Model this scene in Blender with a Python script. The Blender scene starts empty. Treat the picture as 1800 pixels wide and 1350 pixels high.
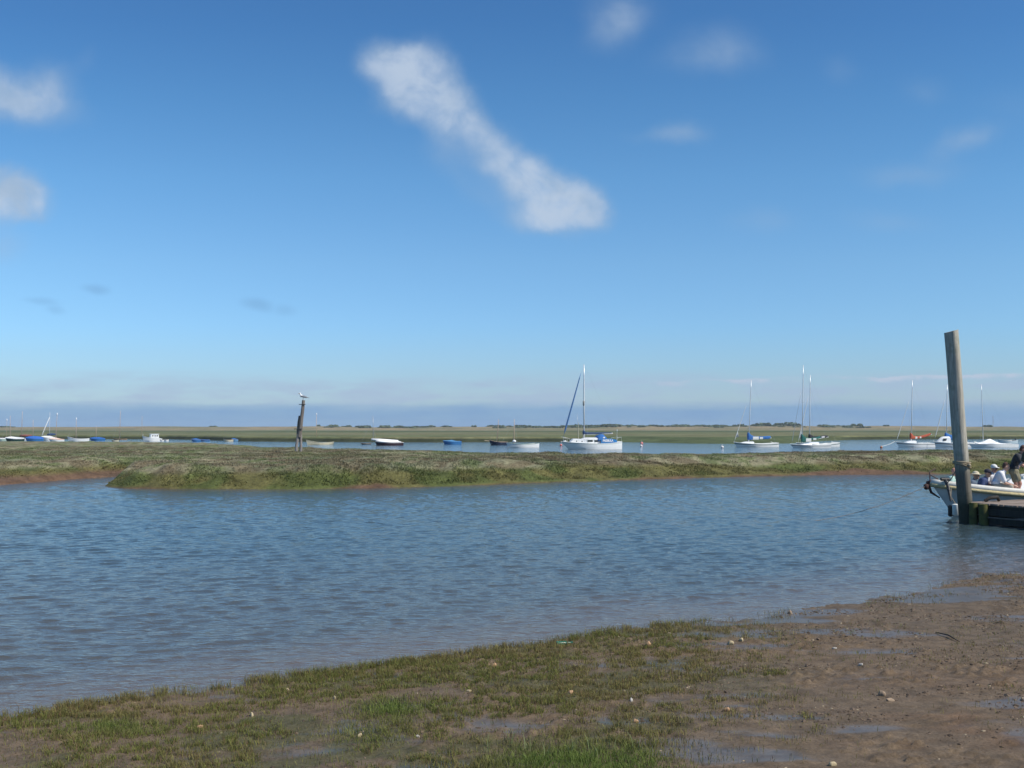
import bpy, math, random
import numpy as np
from mathutils import Vector, Matrix

# ---------------------------------------------------------------- camera
SC = bpy.context.scene
COL = SC.collection
EYE = 2.7                       # metres above the water
FPX = 1750.0                    # focal length in pixels of the 1800 px wide photo
PITCH = math.atan(79.0 / FPX)
cam_d = bpy.data.cameras.new("camera")
cam = bpy.data.objects.new("camera", cam_d)
COL.objects.link(cam)
cam.location = (0, 0, EYE)
cam.rotation_euler = (math.pi / 2 + PITCH, 0, 0)
cam_d.sensor_width = 36.0
cam_d.lens = 36.0 * FPX / 1800.0
cam_d.clip_start = 0.1
cam_d.clip_end = 20000
SC.camera = cam

# ---------------------------------------------------------------- exposure
SC.view_settings.view_transform = 'Standard'
SC.view_settings.look = 'None'
SC.view_settings.gamma = 1.0
SC.view_settings.exposure = 0.0
SC.cycles.max_bounces = 6
SC.cycles.diffuse_bounces = 2
SC.cycles.glossy_bounces = 3
SC.cycles.transparent_max_bounces = 8
SC.cycles.use_denoising = True

# ---------------------------------------------------------------- sun and sky
SUN_AZ = math.radians(61)       # measured from straight behind the camera towards the right
SUN_EL = math.radians(47)
SUN_DIR = Vector((math.sin(SUN_AZ) * math.cos(SUN_EL), -math.cos(SUN_AZ) * math.cos(SUN_EL), math.sin(SUN_EL)))
sl = bpy.data.lights.new("sun", 'SUN')
sl.energy = 4.9
sl.angle = math.radians(0.5)
sl.color = (1.0, 0.93, 0.82)
so = bpy.data.objects.new("sun", sl)
COL.objects.link(so)
so.rotation_euler = SUN_DIR.to_track_quat('Z', 'Y').to_euler()
so.location = (30, -10, 40)

SKY_S = 0.10
W = bpy.data.worlds.new("World")
SC.world = W
W.use_nodes = True
nt = W.node_tree
for n in list(nt.nodes):
    nt.nodes.remove(n)


def N(tree, kind, **kw):
    n = tree.nodes.new(kind)
    ins = kw.pop('ins', {})
    for k, v in kw.items():
        setattr(n, k, v)
    for k, v in ins.items():
        if isinstance(v, bpy.types.NodeSocket):
            tree.links.new(v, n.inputs[k])
        else:
            n.inputs[k].default_value = v
    return n


def M2(tree, op, a, b=None, c=None, clamp=False):
    n = tree.nodes.new('ShaderNodeMath')
    n.operation = op
    n.use_clamp = clamp
    for i, v in enumerate((a, b, c)):
        if v is None:
            continue
        if isinstance(v, bpy.types.NodeSocket):
            tree.links.new(v, n.inputs[i])
        else:
            n.inputs[i].default_value = v
    return n.outputs[0]


def MR(tree, v, a, b, c=0.0, d=1.0, smooth=True):
    n = tree.nodes.new('ShaderNodeMapRange')
    n.interpolation_type = 'SMOOTHSTEP' if smooth else 'LINEAR'
    tree.links.new(v, n.inputs[0])
    for i, q in enumerate((a, b, c, d)):
        n.inputs[1 + i].default_value = q
    return n.outputs[0]


def MIX(tree, f, a, b, mode='MIX'):
    n = tree.nodes.new('ShaderNodeMix')
    n.data_type = 'RGBA'
    n.blend_type = mode
    for i, v in ((0, f), (6, a), (7, b)):
        if isinstance(v, bpy.types.NodeSocket):
            tree.links.new(v, n.inputs[i])
        elif i == 0:
            n.inputs[0].default_value = v
        else:
            n.inputs[i].default_value = (v[0], v[1], v[2], 1.0)
    return n.outputs[2]


def pix_dir(u, v):
    yc = (675.0 - v) / FPX
    return ((u - 900.0) / FPX, math.cos(PITCH) - yc * math.sin(PITCH), math.sin(PITCH) + yc * math.cos(PITCH))


def sky_uv(u, v):
    d = pix_dir(u, v)
    return d[0] / d[1], d[2] / d[1]


sky = N(nt, 'ShaderNodeTexSky', sky_type='NISHITA', sun_disc=False)
sky.sun_elevation = SUN_EL
sky.sun_rotation = math.pi - SUN_AZ
sky.altitude = 0
sky.air_density = 1.0
sky.dust_density = 0.4
sky.ozone_density = 2.0
tc = N(nt, 'ShaderNodeTexCoord')
sep = N(nt, 'ShaderNodeSeparateXYZ', ins={0: tc.outputs['Generated']})
ay = M2(nt, 'MAXIMUM', M2(nt, 'ABSOLUTE', sep.outputs[1]), 0.02)
U = M2(nt, 'DIVIDE', sep.outputs[0], ay)
V = M2(nt, 'DIVIDE', sep.outputs[2], ay)
P = N(nt, 'ShaderNodeCombineXYZ', ins={0: U, 1: V}).outputs[0]
Pd = N(nt, 'ShaderNodeCombineXYZ', ins={0: U, 1: V, 2: sep.outputs[1]}).outputs[0]
# drifting distortion of the cloud edges
nd = N(nt, 'ShaderNodeTexNoise', ins={'Vector': Pd, 'Scale': 11.0, 'Detail': 6.0, 'Roughness': 0.6})
dv = N(nt, 'ShaderNodeVectorMath', operation='SUBTRACT', ins={0: nd.outputs['Color'], 1: (0.5, 0.5, 0.5)})
dv2 = N(nt, 'ShaderNodeVectorMath', operation='MULTIPLY', ins={0: dv.outputs[0], 1: (0.046, 0.040, 0.0)})
PD = N(nt, 'ShaderNodeVectorMath', operation='ADD', ins={0: P, 1: dv2.outputs[0]}).outputs[0]
# gradient tuned sky colour
skyc = N(nt, 'ShaderNodeHueSaturation', ins={'Saturation': 1.0, 'Color': sky.outputs[0]}).outputs[0]
TINT = N(nt, 'ShaderNodeValToRGB', ins={0: MR(nt, V, 0.0, 0.45, smooth=False)})
tint2 = N(nt, 'ShaderNodeVectorMath', operation='SCALE', ins={0: TINT.outputs[0], 3: 2.0}).outputs[0]
skyc = MIX(nt, 1.0, skyc, tint2, 'MULTIPLY')

# each cloud: pixel centre, half sizes, tilt in degrees, opacity
CLOUDS = [
    (700, 118, 60, 38, -22, .95), (742, 130, 50, 50, -40, 1.0), (660, 128, 36, 28, -10, .65), (690, 165, 34, 24, 25, .55), (728, 165, 46, 40, -45, .8),
    (786, 190, 54, 46, -50, .85), (832, 232, 56, 40, -42, .69), (882, 270, 56, 40, -40, .69), (925, 308, 54, 40, -35, .85), (850, 215, 40, 24, -45, .35),
    (958, 346, 60, 44, -15, 1.0), (1008, 368, 56, 40, -5, 1.0), (945, 378, 55, 24, 0, .85), (1036, 374, 34, 30, 0, .8),
    (862, 340, 52, 25, -30, .22), (790, 275, 50, 30, -45, .28),
    (15, 165, 62, 42, -30, .72), (85, 160, 48, 48, -25, .68), (60, 185, 85, 26, -10, .45), (148, 105, 18, 22, 0, .12),
    (26, 338, 50, 36, -20, 1.0), (30, 358, 60, 28, -5, .95), (-25, 350, 55, 42, 0, .95), (-10, 430, 50, 28, 10, .35),
    (1095, 20, 62, 40, -10, .42), (1080, 55, 50, 38, 30, .36), (1270, 88, 72, 38, -5, .34), (1235, 105, 75, 24, 0, .18),
    (1485, 122, 28, 22, 0, .16), (1625, 160, 45, 26, -15, .2), (1195, 233, 42, 20, -3, .42), (1150, 240, 50, 14, -5, .16),
    (1690, 248, 52, 22, 18, .42), (1600, 303, 80, 24, 4, .32), (1345, 390, 55, 20, -2, .22), (1565, 390, 75, 20, -5, .2),
    (1780, 190, 60, 40, 0, .1), ]
alpha = None
for (cu, cv, ru, rv, rot, st) in CLOUDS:
    s0, s1 = sky_uv(cu, cv)
    mp = N(nt, 'ShaderNodeMapping', vector_type='TEXTURE', ins={'Vector': PD, 'Location': (s0, s1, 0),
           'Rotation': (0, 0, math.radians(rot)), 'Scale': (ru * 1.38 / FPX, rv * 1.38 / FPX, 1)})
    ln = N(nt, 'ShaderNodeVectorMath', operation='LENGTH', ins={0: mp.outputs[0]}).outputs['Value']
    a = MR(nt, ln, 1.25, 0.0, 0.0, st) if st < 0.7 else MR(nt, ln, 1.2, 0.10, 0.0, st)
    if alpha is None:
        alpha = a
    else:  # 1-(1-a)(1-b)
        alpha = M2(nt, 'SUBTRACT', M2(nt, 'ADD', alpha, a), M2(nt, 'MULTIPLY', alpha, a))
nf = N(nt, 'ShaderNodeTexNoise', ins={'Vector': Pd, 'Scale': 26.0, 'Detail': 7.0, 'Roughness': 0.6, 'Distortion': 0.4})
nl = N(nt, 'ShaderNodeTexNoise', ins={'Vector': Pd, 'Scale': 15.0, 'Detail': 5.0, 'Roughness': 0.55})
infront = M2(nt, 'GREATER_THAN', sep.outputs[1], 0.0)
alpha = M2(nt, 'ADD', M2(nt, 'MULTIPLY', MR(nt, alpha, 0.0, 1.05), 0.6), M2(nt, 'MULTIPLY', alpha, 0.4))
alpha = M2(nt, 'MULTIPLY', alpha, MR(nt, nf.outputs[0], 0.30, 0.62, 0.72, 1.08))
alpha = M2(nt, 'MULTIPLY', M2(nt, 'MULTIPLY', alpha, infront), 0.84, clamp=True)


def lin(r, g, b):
    f = lambda c: (c / 255.0) / 12.92 if c / 255.0 <= 0.04045 else ((c / 255.0 + 0.055) / 1.055) ** 2.4
    return (f(r), f(g), f(b))


def sk(r, g, b):
    return tuple(c / SKY_S for c in lin(r, g, b))


# far cloud bank on the horizon: pale streaked tops over a deeper blue-grey layer
str_p = N(nt, 'ShaderNodeMapping', ins={'Vector': Pd, 'Scale': (2.2, 26.0, 1.0)})
ns = N(nt, 'ShaderNodeTexNoise', ins={'Vector': str_p.outputs[0], 'Scale': 2.4, 'Detail': 7.0, 'Roughness': 0.62})
ns2p = N(nt, 'ShaderNodeMapping', ins={'Vector': Pd, 'Scale': (6.0, 30.0, 1.0), 'Location': (3.1, 1.7, 0)})
ns2 = N(nt, 'ShaderNodeTexNoise', ins={'Vector': ns2p.outputs[0], 'Scale': 2.0, 'Detail': 8.0, 'Roughness': 0.6})
Vs = M2(nt, 'ADD', V, M2(nt, 'MULTIPLY', M2(nt, 'SUBTRACT', ns.outputs[0], 0.5), 0.022))
veil = MR(nt, Vs, 0.105, 0.036, 0.0, 0.20)
skyc = MIX(nt, veil, skyc, sk(163, 184, 212))
pale = M2(nt, 'MULTIPLY', M2(nt, 'MULTIPLY', MR(nt, Vs, 0.062, 0.040), MR(nt, Vs, 0.014, 0.026)),
          MR(nt, ns2.outputs[0], 0.36, 0.66, 0.2, 0.75))
skyc = MIX(nt, pale, skyc, sk(166, 186, 214))
# thin lit cumulus tops, right half of the sky
Vt = M2(nt, 'ADD', M2(nt, 'SUBTRACT', V, M2(nt, 'MULTIPLY', U, 0.0225)), M2(nt, 'MULTIPLY', M2(nt, 'SUBTRACT', nf.outputs[0], 0.5), 0.013))
tops = M2(nt, 'MULTIPLY', M2(nt, 'MULTIPLY', MR(nt, Vt, 0.0458, 0.0440), MR(nt, Vt, 0.0385, 0.0430)),
          M2(nt, 'MULTIPLY', MR(nt, U, 0.11, 0.2), M2(nt, 'MULTIPLY', MR(nt, ns2.outputs[0], 0.44, 0.56, 0.0, 0.9), MR(nt, nf.outputs[0], 0.38, 0.56, 0.25, 1.0))))
skyc = MIX(nt, tops, skyc, sk(186, 200, 220))
Vb = M2(nt, 'ADD', V, M2(nt, 'MULTIPLY', M2(nt, 'SUBTRACT', ns.outputs[0], 0.5), 0.016))
Vb = M2(nt, 'ADD', Vb, M2(nt, 'MULTIPLY', M2(nt, 'SUBTRACT', nf.outputs[0], 0.5), 0.006))
bank = MR(nt, Vb, 0.0300, 0.0165, 0.0, 0.85)
skyc = MIX(nt, bank, skyc, MIX(nt, MR(nt, ns2.outputs[0], 0.35, 0.65), sk(122, 160, 204), sk(131, 168, 206)))
# small grey scraps low on the left
scr = None
for (cu, cv, ru, rv, st) in [(170, 507, 26, 9, .30), (72, 529, 34, 8, .22), (98, 543, 20, 8, .2), (452, 538, 28, 11, .30), (500, 545, 22, 10, .18)]:
    s0, s1 = sky_uv(cu, cv)
    PDs = N(nt, 'ShaderNodeVectorMath', operation='MULTIPLY_ADD', ins={0: dv.outputs[0], 1: (0.03, 0.016, 0), 2: P}).outputs[0]
    mp = N(nt, 'ShaderNodeMapping', vector_type='TEXTURE', ins={'Vector': PDs, 'Location': (s0, s1, 0),
           'Rotation': (0, 0, math.radians(-8)), 'Scale': (ru * 1.25 / FPX, rv * 1.25 / FPX, 1)})
    ln = N(nt, 'ShaderNodeVectorMath', operation='LENGTH', ins={0: mp.outputs[0]}).outputs['Value']
    a = MR(nt, ln, 1.2, 0.1, 0.0, st)
    scr = a if scr is None else M2(nt, 'MAXIMUM', scr, a)
skyc = MIX(nt, M2(nt, 'MULTIPLY', scr, infront), skyc, sk(108, 148, 190))
cl_col = MIX(nt, M2(nt, 'MULTIPLY', MR(nt, nl.outputs[0], 0.36, 0.60, 0.25, 1.0), MR(nt, alpha, 0.15, 0.8, 0.2, 1.0)), sk(158, 181, 206), sk(188, 204, 224))
skyc = MIX(nt, alpha, skyc, cl_col)
bg = N(nt, 'ShaderNodeBackground', ins={'Color': skyc, 'Strength': SKY_S})
ow = N(nt, 'ShaderNodeOutputWorld', ins={0: bg.outputs[0]})

def tint_stops(stops):
    cr = TINT.color_ramp
    while len(cr.elements) > 1:
        cr.elements.remove(cr.elements[-1])
    for i, (p, c) in enumerate(stops):
        e = cr.elements[0] if i == 0 else cr.elements.new(p)
        e.position = p
        e.color = (c[0], c[1], c[2], 1)
tint_stops([(p / 0.45, (c[0] / 2 * .985, c[1] / 2 * 1.01, c[2] / 2 * .99)) for p, c in (
    (0.0, (.74, .96, 1.30)), (0.059, (.73, .98, 1.33)), (0.105, (.74, 1.05, 1.42)), (0.168, (.77, 1.10, 1.40)),
    (0.254, (.70, 1.11, 1.41)), (0.34, (.59, 1.03, 1.36)), (0.42, (.50, .93, 1.31)), (0.45, (.50, .92, 1.30)))])

# ---------------------------------------------------------------- helpers
rng = np.random.default_rng(7)
random.seed(7)


def pix_plane(u, v, z=0.0):
    """where the sight line through photo pixel (u, v) meets the height z: used once, to read the survey off the photo"""
    d = pix_dir(u, v)
    t = (z - EYE) / d[2]
    return d[0] * t, d[1] * t


def project(x, y, z):
    """photo pixel of a point (numpy arrays)"""
    dz = z - EYE
    fw = y * math.cos(PITCH) + dz * math.sin(PITCH)
    up = -y * math.sin(PITCH) + dz * math.cos(PITCH)
    return 900 + FPX * x / fw, 675 - FPX * up / fw


def vnoise(x, y, seed=0):
    xi = np.floor(x).astype(np.int64); yi = np.floor(y).astype(np.int64)
    fx = x - xi; fy = y - yi
    fx = fx * fx * fx * (fx * (fx * 6 - 15) + 10); fy = fy * fy * fy * (fy * (fy * 6 - 15) + 10)

    def h(a, b):
        n = (a * 374761393 + b * 668265263 + seed * 974634777) & 0xFFFFFFFF
        n = ((n ^ (n >> 13)) * 1274126177) & 0xFFFFFFFF
        return ((n ^ (n >> 16)) & 0xFFFF) / 65535.0
    a = h(xi, yi); b = h(xi + 1, yi); c = h(xi, yi + 1); d = h(xi + 1, yi + 1)
    return (a + (b - a) * fx) * (1 - fy) + (c + (d - c) * fx) * fy


def fbm(x, y, seed=0, o=4, g=0.5):
    s = 0; a = 1; t = 0; ca, sa = math.cos(0.6), math.sin(0.6)
    for i in range(o):
        s = s + a * vnoise(x, y, seed + i * 17)
        t += a; a *= g
        x, y = (x * ca - y * sa) * 2.03 + 11.3, (x * sa + y * ca) * 2.03 + 5.7
    return s / t


def sstep(a, b, x):
    t = np.clip((x - a) / (b - a), 0, 1)
    return t * t * (3 - 2 * t)


def tag(o, label=None, cat=None, group=None, kind=None):
    if label: o['label'] = label
    if cat: o['category'] = cat
    if group: o['group'] = group
    if kind: o['kind'] = kind
    return o


def mesh_np(name, verts, faces, mat, col=None, smooth=True, extra=None):
    """faces: (n,k) int array with k = 3 or 4"""
    me = bpy.data.meshes.new(name)
    nv, (nf_, k) = len(verts), faces.shape
    me.vertices.add(nv)
    me.vertices.foreach_set('co', np.ascontiguousarray(verts, np.float32).ravel())
    me.loops.add(nf_ * k)
    me.loops.foreach_set('vertex_index', np.ascontiguousarray(faces, np.int32).ravel())
    me.polygons.add(nf_)
    me.polygons.foreach_set('loop_start', np.arange(0, nf_ * k, k, dtype=np.int32))
    me.update(calc_edges=True)
    me.polygons.foreach_set('use_smooth', np.full(nf_, smooth))
    if col is not None:
        at = me.color_attributes.new('tone', 'FLOAT_COLOR', 'POINT')
        c4 = np.ones((nv, 4), np.float32); c4[:, :3] = col
        at.data.foreach_set('color', c4.ravel())
    for kname, arr in (extra or {}).items():
        at = me.attributes.new(kname, 'FLOAT', 'POINT')
        at.data.foreach_set('value', np.ascontiguousarray(arr, np.float32).ravel())
    me.materials.append(mat)
    o = bpy.data.objects.new(name, me)
    COL.objects.link(o)
    return o


def grid_faces(ny, nx):
    i = np.arange(ny * nx).reshape(ny, nx)
    return np.stack([i[:-1, :-1], i[:-1, 1:], i[1:, 1:], i[1:, :-1]], -1).reshape(-1, 4)


def mat(name, color, rough=0.6, metal=0.0, spec=0.5, noise=0.0, scale=8.0, bump=0.0, coat=0.0, c2=None, stretch=None):
    """painted / plain procedural material: base colour broken up by noise"""
    m = bpy.data.materials.new(name)
    m.use_nodes = True
    t = m.node_tree
    b = t.nodes['Principled BSDF']
    b.inputs['Roughness'].default_value = rough
    b.inputs['Metallic'].default_value = metal
    b.inputs['Specular IOR Level'].default_value = spec
    b.inputs['Coat Weight'].default_value = coat
    cc = N(t, 'ShaderNodeTexCoord')
    vec = cc.outputs['Object']
    if stretch:
        vec = N(t, 'ShaderNodeMapping', ins={'Vector': vec, 'Scale': stretch}).outputs[0]
    nz = N(t, 'ShaderNodeTexNoise', ins={'Vector': vec, 'Scale': scale, 'Detail': 6.0, 'Roughness': 0.6})
    if c2 is None:
        c2 = tuple(c * (1 - noise) for c in color)
    f = MR(t, nz.outputs[0], 0.35, 0.68)
    t.links.new(MIX(t, f, color, c2), b.inputs['Base Color'])
    if bump:
        bp = N(t, 'ShaderNodeBump', ins={'Strength': 0.6, 'Distance': bump, 'Height': nz.outputs[0]})
        t.links.new(bp.outputs[0], b.inputs['Normal'])
    return m


# ---------------------------------------------------------------- shore lines, surveyed off the photo
def line(pts, z=0.0):
    w = sorted(pix_plane(u, v, z) for u, v in pts)
    return np.array([p[0] for p in w]), np.array([p[1] for p in w])


NX, NY = line([(-250, 1300), (-100, 1282), (0, 1262), (60, 1250), (200, 1233), (350, 1216), (500, 1195), (700, 1166), (900, 1140),
               (1100, 1108), (1300, 1088), (1500, 1058), (1640, 1034), (1690, 1020), (1712, 1006), (1728, 1016), (1800, 1010)])
NX = np.concatenate([[-60, -14], NX, [16.5, 40, 90]])
NY = np.concatenate([[1.0, 5.0], NY, [22.0, 33, 60]])


def near_shore(x):
    return np.interp(x, NX, NY) + 0.35 * (fbm(x * 0.9, x * 0 + 3.3, 5, 4, 0.6) - 0.5)


def near_z(x, y, detail=True):
    d = (near_shore(x) - y) * 0.84
    z = np.where(d > 0, 0.030 * d + 0.0052 * d * d + 0.035 * sstep(0, 0.9, d), 0.16 * d)
    z = np.where(d > 20, 0.030 * 20 + 0.0052 * 400 + (d - 20) * 0.05, z)
    z = np.maximum(z, -0.8)
    if detail:
        z = z + 0.045 * (fbm(x * 0.55, y * 0.55, 21, 3) - 0.5) * (0.35 + 0.65 * sstep(0.2, 1.6, d))
    return z, d


MX = np.array([-140, -60, -40, -27, -24.9, -24.2, -23.6, -22.7, -21.9, -21.0, -20.3, -19.3, -17.6, -14.0, -9.0, -4.6, 0.5, 2.7, 5.6, 8.5, 12.3, 16.5, 20.5, 25.5, 30.6, 40, 70, 140])
MY = np.array([30., 38, 42.5, 45.6, 47.5, 50.4, 54.2, 56.6, 57.2, 54.5, 50.6, 47.5, 45.6, 44.9, 45.0, 46.6, 49.4, 51.2, 52.9, 54.2, 56.2, 58.4, 59.2, 59.6, 60.2, 64, 80, 130.])
FXp, FYp = line([(-400, 773.4), (0, 773.6), (150, 773.8), (300, 774.2), (385, 775.8), (455, 781), (560, 784), (700, 787), (850, 789.5), (980, 790.5), (1150, 790.5),
                 (1300, 789.5), (1450, 788), (1620, 787), (1800, 787), (2100, 786)], 1.1)


def marsh_near(x):
    return np.interp(x, MX, MY) + 0.9 * (fbm(x * 0.5, x * 0 + 1.3, 31, 4, 0.6) - 0.5)


def marsh_far(x):
    return np.interp(x, FXp, FYp) + 6 * (fbm(x * 0.08, x * 0 + 9.3, 35, 3) - 0.5)


def poly_dist(x, y, pts):
    d = np.full(np.shape(x), 1e9)
    for (ax, ay), (bx, by) in zip(pts[:-1], pts[1:]):
        vx, vy = bx - ax, by - ay
        t = np.clip(((x - ax) * vx + (y - ay) * vy) / (vx * vx + vy * vy), 0, 1)
        d = np.minimum(d, np.hypot(x - ax - t * vx, y - ay - t * vy))
    return d


GULLIES = [([(-50, 104), (-38, 100), (-27, 99), (-20, 102)], 2.2, 0.6), ([(-70, 118), (-50, 116), (-40, 119), (-25, 117)], 2.2, 0.5),
           ([(2, 62), (7, 63.5), (12, 63), (15, 65)], 0.8, 0.35), ([(4, 72), (12, 71), (20, 73)], 1.0, 0.35),
           ([(-22, 56.5), (-20.5, 59.5), (-15.5, 62), (-9, 63), (-4, 66)], 1.5, 0.75),
           ([(-26, 74), (-18, 72.5), (-12, 72.5), (-5, 74), (0, 76)], 2.2, 0.75),
           ([(-60, 96), (-45, 90), (-32, 91), (-22, 86), (-16, 88)], 1.8, 0.55),
           ([(18, 66), (22, 67.5), (27, 66.5), (32, 69)], 0.9, 0.4),
           ([(-40, 66), (-33, 65), (-27, 67)], 1.2, 0.6)]


def marsh_z(x, y):
    d1 = (y - marsh_near(x)) * 0.93
    d2 = (marsh_far(x) - y) * 0.9
    wid = 2.2 + 5.0 * fbm(x * 0.13, y * 0 + 0.5, 41, 3)
    wid = wid + 7.0 * sstep(-21, -23.5, x) * sstep(70, 60, y)
    wid = wid - 2.0 * sstep(-19, -14, x) * sstep(-5, -12, x)
    up = sstep(-0.1, 1, d1 / wid)
    z = np.where(d1 > 0, 0.93 * up ** 0.8, np.maximum(-0.8, 0.2 * d1))
    z = np.where(d2 < 4, np.minimum(z, np.where(d2 > 0, 0.95 * sstep(-0.2, 4, d2), np.maximum(-0.8, 0.25 * d2))), z)
    land = sstep(0.05, 0.5, z)
    lump = fbm(x * 0.26, y * 0.34, 51, 4, 0.5) - 0.5
    lump2 = fbm(x * 1.3, y * 1.0, 61, 3, 0.55) - 0.5
    z = z + land * (0.55 * lump + 0.26 * lump2) * np.clip(0.45 + 0.55 * sstep(14, 3, d1), 0, 1)
    dark = np.zeros_like(z)
    for pts, w, dep in GULLIES:
        g = poly_dist(x + 1.2 * (fbm(x * .5, y * .5, 71, 3) - .5), y + 1.2 * (fbm(x * .5, y * .5, 77, 3) - .5), pts)
        k = sstep(w, w * 0.25, g)
        z = z - k * dep * land
        dark = np.maximum(dark, k)
    return z, d1, d2, dark

# ---------------------------------------------------------------- ground materials (colour from land cover, broken up by noise)
def land_mat(name, rough=0.9, bump=0.03, scale=3.0, var=0.35, wet=False, spec=0.35, fine=20.0):
    m = bpy.data.materials.new(name)
    m.use_nodes = True
    t = m.node_tree
    b = t.nodes['Principled BSDF']
    at = N(t, 'ShaderNodeAttribute', attribute_name='tone')
    cc = N(t, 'ShaderNodeTexCoord')
    n1 = N(t, 'ShaderNodeTexNoise', ins={'Vector': cc.outputs['Object'], 'Scale': scale, 'Detail': 8.0, 'Roughness': 0.65})
    n2 = N(t, 'ShaderNodeTexNoise', ins={'Vector': cc.outputs['Object'], 'Scale': fine, 'Detail': 6.0, 'Roughness': 0.7})
    k = M2(t, 'MULTIPLY', MR(t, n1.outputs[0], 0.3, 0.7, 1 - var, 1 + var), MR(t, n2.outputs[0], 0.3, 0.7, 1 - var, 1 + var))
    kc = N(t, 'ShaderNodeCombineColor', ins={0: k, 1: k, 2: k})
    t.links.new(MIX(t, 1.0, at.outputs['Color'], kc.outputs[0], 'MULTIPLY'), b.inputs['Base Color'])
    hgt = M2(t, 'ADD', M2(t, 'MULTIPLY', n1.outputs[0], 1.0), M2(t, 'MULTIPLY', n2.outputs[0], 0.5))
    bp = N(t, 'ShaderNodeBump', ins={'Strength': 0.8, 'Distance': bump, 'Height': hgt})
    b.inputs['Specular IOR Level'].default_value = spec
    b.inputs['Roughness'].default_value = rough
    if wet:
        wa = N(t, 'ShaderNodeAttribute', attribute_name='wet')
        t.links.new(MR(t, wa.outputs['Fac'], 0.0, 1.0, rough, 0.36), b.inputs['Roughness'])
        t.links.new(MR(t, wa.outputs['Fac'], 0.0, 1.0, 0.9, 0.10), bp.inputs['Strength'])
        t.links.new(MR(t, wa.outputs['Fac'], 0.0, 1.0, 0.12, 0.5), b.inputs['Specular IOR Level'])
    t.links.new(bp.outputs[0], b.inputs['Normal'])
    return m


M_mud = land_mat('wet_mud', 0.7, 0.012, 5.0, 0.26, True, fine=45.0)
M_marsh = land_mat('marsh_ground', 0.95, 0.12, 1.2, 0.3, spec=0.15, fine=9.0)
M_far = land_mat('far_ground', 1.0, 0.2, 0.05, 0.22, spec=0.1, fine=0.4)

# base sheet under everything, out to the horizon
gcol = mat('sea_bed', (0.10, 0.08, 0.055), 0.9, noise=0.3, scale=0.2)
g = 2600.0
o = mesh_np('ground', np.array([(-g, -g, -1.0), (g, -g, -1.0), (g, g, -1.0), (-g, g, -1.0)]), np.array([[0, 1, 2, 3]]), gcol, smooth=False)
tag(o, kind='structure')

# ---- near mud bank, under and in front of the camera
xs = np.concatenate([np.linspace(-60, -9.1, 60), np.arange(-9, 13, 0.032), np.linspace(13.1, 60, 70)])
ys = np.concatenate([np.linspace(-40, 4.3, 50), np.arange(4.4, 13, 0.032), np.arange(13, 24, 0.06), np.linspace(24.1, 50, 30)])
X, Y = np.meshgrid(xs, ys)
Z, D1 = near_z(X, Y)
wetn = fbm(X * 0.8 + 0.5 * Y, Y * 1.5, 101, 4, 0.55)
uu, vv = project(X, np.maximum(Y, 0.5), Z)
wetn = wetn + 0.05 * sstep(900, 1500, uu) + 0.07 * sstep(2.0, 0.3, D1)
wet = sstep(0.57, 0.80, wetn) * sstep(11, 7, D1)
# little clods, casts and footprints of the drained mud
rough = fbm(X * 4.5, Y * 4.5, 111, 4, 0.65)
clod = np.clip(fbm(X * 13, Y * 13, 121, 2, 0.55) - 0.56, 0, 1)
amp = (0.25 + 1.2 * sstep(0.42, 0.62, fbm(X * 0.7, Y * 0.9, 131, 3))) * (1 - 0.93 * wet) * sstep(-0.5, 0.5, D1)
Z = Z + 0.026 * (rough - 0.5) * (1 - 0.8 * wet) + 0.085 * clod * amp
Z = Z - 0.004 * wet
brown = np.array([0.152, 0.106, 0.064]); grey = np.array([0.112, 0.088, 0.062]); rust = np.array([0.165, 0.092, 0.050]); green = np.array([0.062, 0.072, 0.026])
c = fbm(X * 0.5, Y * 0.5, 141, 4)[..., None]
colr = brown * c + grey * (1 - c)
r_ = (sstep(0.48, 0.7, fbm(X * 0.7, Y * 0.9, 151, 4)) * sstep(1300, 1750, uu) * sstep(1130, 1300, vv))[..., None]
colr = colr * (1 - 0.6 * r_) + rust * 0.6 * r_
al = (sstep(0.45, 0.62, fbm(X * 1.7, Y * 1.9, 161, 4)) * sstep(1500, 1050, uu))[..., None]
colr = colr * (1 - 0.55 * al) + green * 0.55 * al
colr = colr * (1 - 0.12 * wet[..., None])
o = mesh_np('mud_bank', np.stack([X, Y, Z], -1).reshape(-1, 3), grid_faces(len(ys), len(xs)), M_mud,
            colr.reshape(-1, 3), extra={'wet': wet.ravel()})
tag(o, kind='structure')
NEAR_GRID = (xs, ys, Z)


def near_h(x, y):
    """height of the finished mud surface"""
    i = np.clip(np.searchsorted(xs, x) - 1, 0, len(xs) - 2); j = np.clip(np.searchsorted(ys, y) - 1, 0, len(ys) - 2)
    fx = (x - xs[i]) / (xs[i + 1] - xs[i]); fy = (y - ys[j]) / (ys[j + 1] - ys[j])
    return (Z[j, i] * (1 - fx) + Z[j, i + 1] * fx) * (1 - fy) + (Z[j + 1, i] * (1 - fx) + Z[j + 1, i + 1] * fx) * fy


def near_hit(u, v):
    d = np.array(pix_dir(u, v)); p = np.array([0, 0, EYE]); t = 2.0
    for _ in range(4000):
        q = p + d * t
        if q[2] <= float(near_h(q[0], q[1])):
            return q
        t += 0.006
    return q


# ---- middle salt marsh, between the near channel and the mooring channel
mx = np.arange(-100, 100.1, 0.22)
my = np.concatenate([np.arange(40, 80, 0.14), np.arange(80, 175, 0.4)])
MXg, MYg = np.meshgrid(mx, my)
MZ, Md1, Md2, Mdark = marsh_z(MXg, MYg)


def marsh_h(x, y):
    i = np.clip(((x - mx[0]) / 0.22).astype(int), 0, len(mx) - 2)
    j = np.clip(np.searchsorted(my, y) - 1, 0, len(my) - 2)
    return MZ[j, i]


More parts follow.
